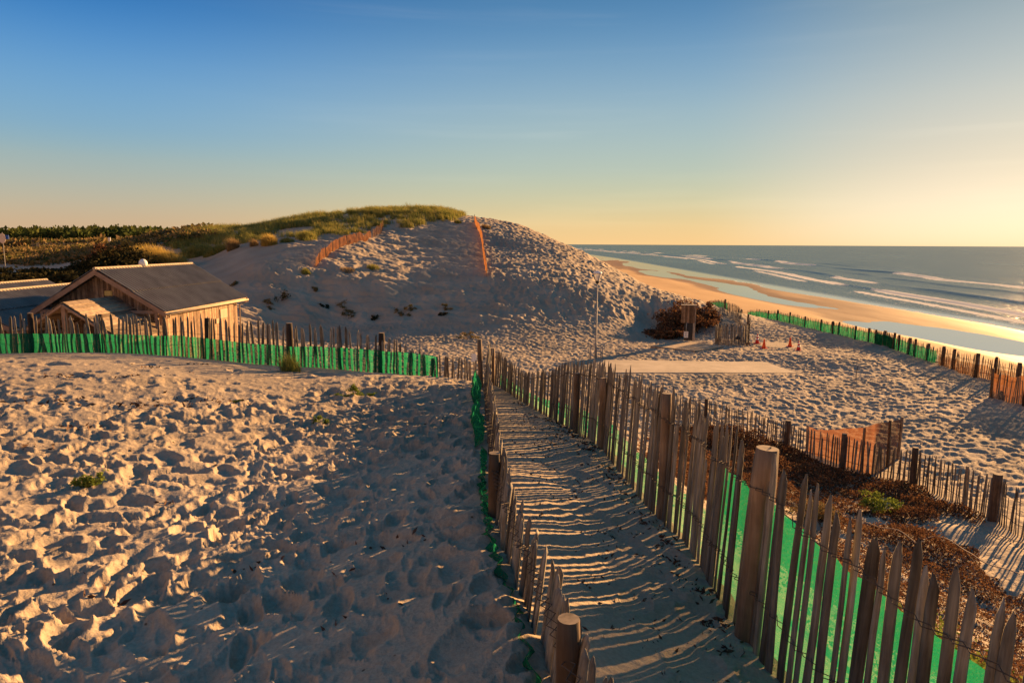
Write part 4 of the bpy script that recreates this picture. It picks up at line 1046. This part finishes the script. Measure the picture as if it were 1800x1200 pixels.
def clump(px, py, w, h, label, m='gold', n=900, name='grass_clump', cat='grass clump', bl=.03, d=None, group='grass clumps on the dune shoulder'):
    if d: x, y, _ = W(px, py, d); z = gz(x, y)
    else: x, y, z = hit(px, py)
    g = np.random.default_rng(int(px*7+py))
    r = np.sqrt(g.random(n))*w/2; a = g.uniform(0, 2*np.pi, n)
    ox, oy = r*np.cos(a), r*np.sin(a)*.8
    P = np.stack([ox, oy, gzs(x+ox, y+oy)-z-.03], 1)
    V, F = blades(P, h*(1-.45*(r/(w/2))**2), .42, bl, int(px), .45)
    o = np_mesh(name, V, F, M[m]); o.location = (x, y, z)
    return tag(o, label, cat, group)
clump(266,463,5.0,2.3,'biggest golden grass clump, just right of the dark shrub above the hut roof',n=6000,bl=.05,d=71)
clump(303,462,3.0,1.7,'rounded golden grass clump at the sandy side of the biggest one',n=3600,bl=.05,d=70)
clump(345,441,3.4,1.1,'long low green gold clump beyond the big golden ones','marram',n=2600,bl=.04)
clump(378,440,2.6,.9,'low spreading clump between the golden clumps and the straw tufts','marram',n=1800,bl=.04)
clump(410,438,1.3,1.35,'pale straw tuft standing alone on the sandy shoulder, leftmost of three','drygrass',n=900)
clump(447,434,.9,.9,'small rusty straw tuft, middle one of three on the sandy shoulder','drygrass',n=500)
clump(474,433,1.7,1.35,'golden upright tuft, rightmost of three on the sandy shoulder',n=1200)
clump(542,424,1.9,1.2,'green upright clump below the end of the grass cover, left of the orange netting','marram',n=1500)
clump(505,428,1.6,.6,'flat dark green tuft on bare sand between golden tuft and green upright clump','marram',n=700)
clump(538,482,.8,.5,'tiny olive tuft on the shaded dune face below the orange netting end','marram',n=300)
clump(656,475,1.2,.45,'faint grey green tuft on bare sand right of the curved netting','marram',n=300)
clump(612,478,1.4,.35,'low brown tuft just under the curved orange netting','drygrass',n=300)
clump(855,399,1.2,.6,'yellowish tuft beside the top of the straight netting','drygrass',n=500)
clump(805,391,1.0,.6,'little green tuft at the sandy edge of the dune top','marram',n=400)
clump(815,375,1.2,.7,'row of thin upright blades on the skyline of the dune','marram',n=300)
clump(511,652,.34,.42,'single upright marram tuft growing at the foot of the green netting','marram',n=420,bl=.007,group='plants on the trodden sand')

def shrub(px, py, w, h, label, m, n, size, d=None, name='shrub', cat='shrub', group=None, stems=16, flatn=.0, dp=.8, spikes=0):
    if d: x, y, _ = W(px, py, d); z = gz(x, y)
    else: x, y, z = hit(px, py)
    root = empty(name, (x, y, z), label, cat, group)
    g = np.random.default_rng(int(px*3+py*5)); P = []
    nb = max(6, int(n/60))
    C_ = np.stack([g.normal(0, .30, nb)*w*.8, g.normal(0, .30, nb)*w*dp*.8, np.abs(g.normal(.45, .28, nb))*h], 1)
    C_[:,0] = np.clip(C_[:,0], -w/2, w/2); C_[:,2] = np.clip(C_[:,2], .03*h, h*1.05)*np.sqrt(np.clip(1-(C_[:,0]/(w*.62))**2, .12, 1))
    idx = g.integers(0, nb, n)
    P = C_[idx] + g.normal(0, 1, (n,3))*np.array([.075*w, .075*w*dp, .085*h])
    gzv = gzs(x+P[:,0], y+P[:,1])-z
    P[:,2] = np.maximum(P[:,2]+gzv, gzv+.01)
    V, F = leaves(P, size*g.uniform(.6, 1.3, n), .4, int(px))
    np_mesh('foliage', V, F, M[m], root)
    mb = MB()
    for k in range(stems):
        c = C_[g.integers(0, nb)]; c = Vector(c) + Vector((0,0,float(gz(x+c[0], y+c[1])-z)))
        a0 = Vector((c.x*.35, c.y*.35, 0)); a0.z = gz(x+a0.x, y+a0.y)-z-.03
        mid = a0.lerp(c, .5) + Vector((g.normal(0,.04*w), g.normal(0,.04*w), .08*h))
        mb.tube([a0, mid, c], [size*.12, size*.09, size*.05], 5, False)
    mb.build('stem', M['twig'], root)
    return root
shrub(1204,566,4.4,1.5,'large rusty brown bush at the seaward foot of the dune behind the beach shower','brownleaf',6500,.13,d=58,stems=40,group='brown bushes at the foot of the dune')
shrub(1236,558,2.4,1.45,'rusty brown bush rising over the tightly set short fence','brownleaf',3000,.13,d=59,stems=22,group='brown bushes at the foot of the dune')
shrub(1178,574,3.2,.8,'low dark rusty mat of scrub in front of the large brown bush','brownleaf',2400,.14,d=55,group='brown bushes at the foot of the dune')
shrub(205,476,5.5,2.6,'broad dark reddish shrub above the ridge of the gabled hut','darkleaf',5200,.20,d=66,group='dark shrubs above the huts')
shrub(188,466,4.5,2.4,'purplish brown shrub behind the broad dark one','brownleaf',3600,.22,d=72,group='dark shrubs above the huts')
for q in [(60,494,6.0,1.1,'long dark thicket in shade over the lowest hut ridges',62),(120,494,5.0,1.1,'dark thicket in shade just left of the gabled hut peak',60),(15,500,5.0,1.4,'dark bush in shade at the far left over the hut roofs',58),(150,476,6.0,1.2,'low dark brush at the edge of the shaded hollow',70)]:
    shrub(q[0], q[1], q[2], q[3], q[4], 'darkleaf', 3000, .22, d=q[5], group='dark shrubs above the huts')
for i, (px, py, w, h, lb) in enumerate([(492,527,1.7,.9,'dark round bush on the shaded dune face right of the gabled hut'),(470,538,1.2,.35,'small flat dark bush below the round one on the dune face'),(608,546,1.6,.7,'brownish bush in the middle of the shaded dune face'),(612,557,1.2,.4,'low dry bush just under the brownish one'),(660,556,.9,.3,'tiny dark bush right of the brownish ones on the dune face'),(706,550,1.3,.35,'wide low reddish bush under the dune plateau'),(720,546,1.0,.45,'olive bush touching the wide reddish one'),(783,547,1.0,.4,'reddish bush farthest seaward on the shaded dune face'),(778,558,1.1,.35,'dark bush just below the reddish farthest one'),(555,510,.6,.5,'thin upright dark bush high on the shaded dune face'),(408,503,1.3,.5,'dark bush at the hut roof corner on the dune face'),(825,594,1.8,.5,'brown bush at the shaded foot of the dune'),(570,545,1.0,.3,'low dry bush left of the brownish pair')]):
    shrub(px, py, w, h, lb, 'darkleaf' if i % 4 == 0 else 'scrub', 260, .08, stems=10, group='small bushes on the shaded dune face')
# sea rocket plants on the near sand
shrub(160,856,.26,.13,'yellow green rosette plant on the trodden sand at the left, largest of the low plants','greenleaf',900,.016,stems=18,name='beach_plant',cat='plant',group='plants on the trodden sand')
shrub(568,748,.20,.09,'small green plant in the middle of the trodden sand','greenleaf',420,.014,stems=10,name='beach_plant',cat='plant',group='plants on the trodden sand')
shrub(626,692,.44,.13,'pale green plant near the green netting where the sand slopes off','greenleaf',520,.020,stems=12,name='beach_plant',cat='plant',group='plants on the trodden sand')
shrub(418,708,.14,.05,'tiny green sprout on the sand beyond the footprints','greenleaf',120,.014,stems=5,name='beach_plant',cat='plant',group='plants on the trodden sand')
# green and brown cover right of the path
shrub(1700,1075,1.6,.45,'bright green cushion plant in the dry brown cover right of the near fence','greenleaf',5200,.022,d=6.2,stems=40,name='beach_plant',cat='plant')
shrub(1548,852,.9,.42,'dark green bush in the brown cover below the orange screen','greenleaf',1500,.035,d=16.5,stems=20,name='beach_plant',cat='plant')
shrub(1440,857,1.1,.40,'olive green bush deeper in the brown cover left of the orange screen','scrub',1500,.035,d=15,stems=20,name='beach_plant',cat='plant')
g = np.random.default_rng(77)
def cover():
    n = 460000
    x = g.uniform(1.7, 12, n); y = g.uniform(-.5, 27, n)
    rf = np.interp(y, RFy, RFx, right=-.3); lx = np.interp(y, [p[1] for p in reversed(low_line)], [p[0] for p in reversed(low_line)])
    den = fbm(x*.75, y*.6, 1301, 4) + .18*fbm(x*2.5, y*2.5, 1305, 2)
    strip = sstep(3.3, 1.2, lx-x)*sstep(19.5, 15, y)
    keepm = (x > rf+.25) & (x < lx-.1) & (den > -.62 - .6*sstep(13, 8, y) + 1.0*strip) & (y < 25 - (6-np.minimum(x,6))*2.4) & (g.random(n) < np.clip(.60+.9*(den+.3), 0, 1))
    keepm &= ~((y > 11) & (x < 2.4 + (y-11)*.28))
    x, y, den = x[keepm], y[keepm], den[keepm]
    z = gzs(x, y); hh = np.clip(den+.28-.3*strip[keepm], .06, 1)*(.55+.35*sstep(8, 3, y))
    P = np.stack([x, y, z + g.random(len(x))**.8*hh], 1)
    r = np.hypot(x, y)
    V, F = leaves(P, (.013+.0011*r)*g.uniform(.7, 1.3, len(x)), .4, 9)
    o = np_mesh('ground_cover', V, F, M['brownleaf']); tag(o, 'dry rusty brown creeping plants matted over the slope right of the path', 'ground cover', kind='stuff')
    # twigs
    k = g.integers(0, len(x), 4200); mb_v = []; Q = P[k]; Q[:,2] = z[k]+.02
    V, F = blades(Q, .14+.30*g.random(len(k)), .9, .006, 31, .2, (0,0))
    o = np_mesh('dry_twigs', V, F, M['twig']); tag(o, 'bare dark twigs sticking out of the brown cover', 'twigs', kind='stuff')
cover()
M['vine'] = simple('bleached_root', (.34,.25,.17), .8, .2, 8)
def vine(pts, r, label):
    q = [hit(*p[:2]) for p in pts]; b = q[0]
    line, _ = line_pts([(a[0], a[1], a[2]+p[2]) for a, p in zip(q, pts)], .06)
    mb = MB(); mb.tube([(v[0]-b[0], v[1]-b[1], v[2]-b[2]+.015*math.sin(i*.5)) for i, v in enumerate(line)], r, 6)
    o = mb.build('bare_branch', M['vine'], smooth=True); o.location = b; tag(o, label, 'branch')
vine([(1500,932,.25),(1548,950,.30),(1580,962,.34),(1612,976,.25)], .010, 'thin bleached branch bowed over the brown cover behind the near pickets')
vine([(1614,976,.25),(1640,970,.35),(1680,990,.38),(1720,1016,.35),(1760,1025,.30),(1795,1030,.2)], .010, 'longer bleached branch arching towards the green cushion plant')
vine([(1740,942,.05),(1770,950,.06),(1830,965,.05)], .008, 'pale runner root lying on the sand strip by the low fence')

# debris on the sand: bark chips and dried weed (each bit too small to count)
def debris():
    rr = np.random.default_rng(15); P = []; S = []
    def addc(cx, cy, s, k, sz):
        sz = min(sz, .0045*math.hypot(cx, cy)) if cy < 6 else sz; P.append(np.stack([cx + rr.normal(0, s, k), cy + rr.normal(0, s*.6, k)], 1)); S.append(np.full(k, sz)*rr.uniform(.5, 1.5, k))
    for px, py, s, k in ((110,660,.12,26),(215,663,.06,14),(100,705,.2,40),(250,712,.14,50),(345,705,.22,60),(268,646,.08,12),(345,640,.08,12),(130,755,.08,16),(58,788,.1,10),(300,880,.05,8),(700,960,.06,8),(200,1055,.05,6),(455,1000,.06,8),(585,1100,.05,5)):
        x, y, z = hit(px, py); addc(x, y, s*1.5, k, .022)
    for _ in range(90): addc(rr.uniform(-9, -.5), rr.uniform(1.8, 12), .05, 2, .012)
    for _ in range(150):
        yy = rr.uniform(1.6, 8.5); f = rr.beta(3, 1.6); lx = np.interp(yy, LFy, LFx); rx = np.interp(yy, RFy, RFx); addc(lx+.1+(rx-lx-.15)*f, yy, .05, 5, .010)
    for _ in range(50):
        yy = rr.uniform(1.6, 9.0); rx = np.interp(yy, RFy, RFx); addc(rx-.10, yy, .05, 9, .014)
    P = np.vstack(P); S = np.concatenate(S); z = gzs(P[:,0], P[:,1])+S*.35
    V, F = leaves(np.c_[P, z], S, 3.0, 21, 3.0)
    o = np_mesh('bark_debris', V, F, M['debris']); tag(o, 'scattered brown bark chips and dried weed on the sand', 'debris', kind='stuff')
debris()

# ------------------------------------------------------------------ inland: scrub field, far fence, wood
def mass(name, label, cat, x, y, r, h, per, size, m, seed, core=True):
    gg = np.random.default_rng(seed); n = len(x); z = height(x, y)
    u = gg.normal(size=(n, per, 3)); u /= np.linalg.norm(u, axis=2)[..., None]; u *= (.62+.42*gg.random((n, per, 1)))
    lump = 1 + .25*np.sin(u[..., 0:1]*5 + x[:, None, None]) * np.cos(u[..., 2:3]*4 + y[:, None, None])
    P = u*lump*np.stack([r, r, h*.5], 1)[:, None, :] + np.stack([x, y, z + h*.5], 1)[:, None, :]
    V, F = leaves(P.reshape(-1, 3), size*gg.uniform(.7, 1.4, n*per), .5, seed)
    o = np_mesh(name, V, F, M[m]); return tag(o, label, cat, kind='stuff')
g = np.random.default_rng(91)
n = 900; y = g.uniform(255, 420, n); x = g.uniform(-1.0, .05, n)*y
hf = 5.6 + fbm(x*.02, y*.02, 1401, 3)*2.0 + g.random(n)*1.8 + (y-255)*.012 - 3.4*sstep(-.55, -.42, x/y)
mass('pine_wood', 'dark green pine wood along the inland horizon', 'wood', x, y, 3.4+g.random(n)*1.8, hf, 85, 1.25, 'pine', 92)
n = 520; y = g.uniform(165, 250, n); x = g.uniform(-1.05, -.54, n)*y
mass('scrub_thicket', 'olive and brown thicket in front of the wood', 'thicket', x, y, 2.4+g.random(n)*2.2, 1.9+g.random(n)*1.5+.8*fbm(x*.03,y*.03,7,2), 70, .75, 'scrub', 93)
n = 900; y = g.uniform(92, 165, n); x = g.uniform(-1.05, -.46, n)*y
mass('heath_scrub', 'low olive and tawny heath between the wood and the huts', 'heath', x, y, .9+g.random(n)*1.2, .5+g.random(n)*.7, 55, .34, 'scrub', 94)
n = 240; y = g.uniform(84, 150, n); x = g.uniform(-.62, -.44, n)*y
mass('heath_grass', 'reddish tawny brush at the back of the dune shoulder', 'brush', x, y, 1.2+g.random(n)*1.0, .5+g.random(n)*.6, 80, .26, 'scrub', 95)
fl = []
for px, py, h in ((58,447,1.1),(90,446,1.1),(130,446,1.1),(170,447,1.2)):
    x, y, _ = W(px, py, 150); fl.append((x, y, h*1.5))
fence('picket_fence', 'distant pale fence crossing the heath before the wood', 'fence', fl, .30, wires=(.7,), wire_r=.02, wmul=3.0, keep=60)
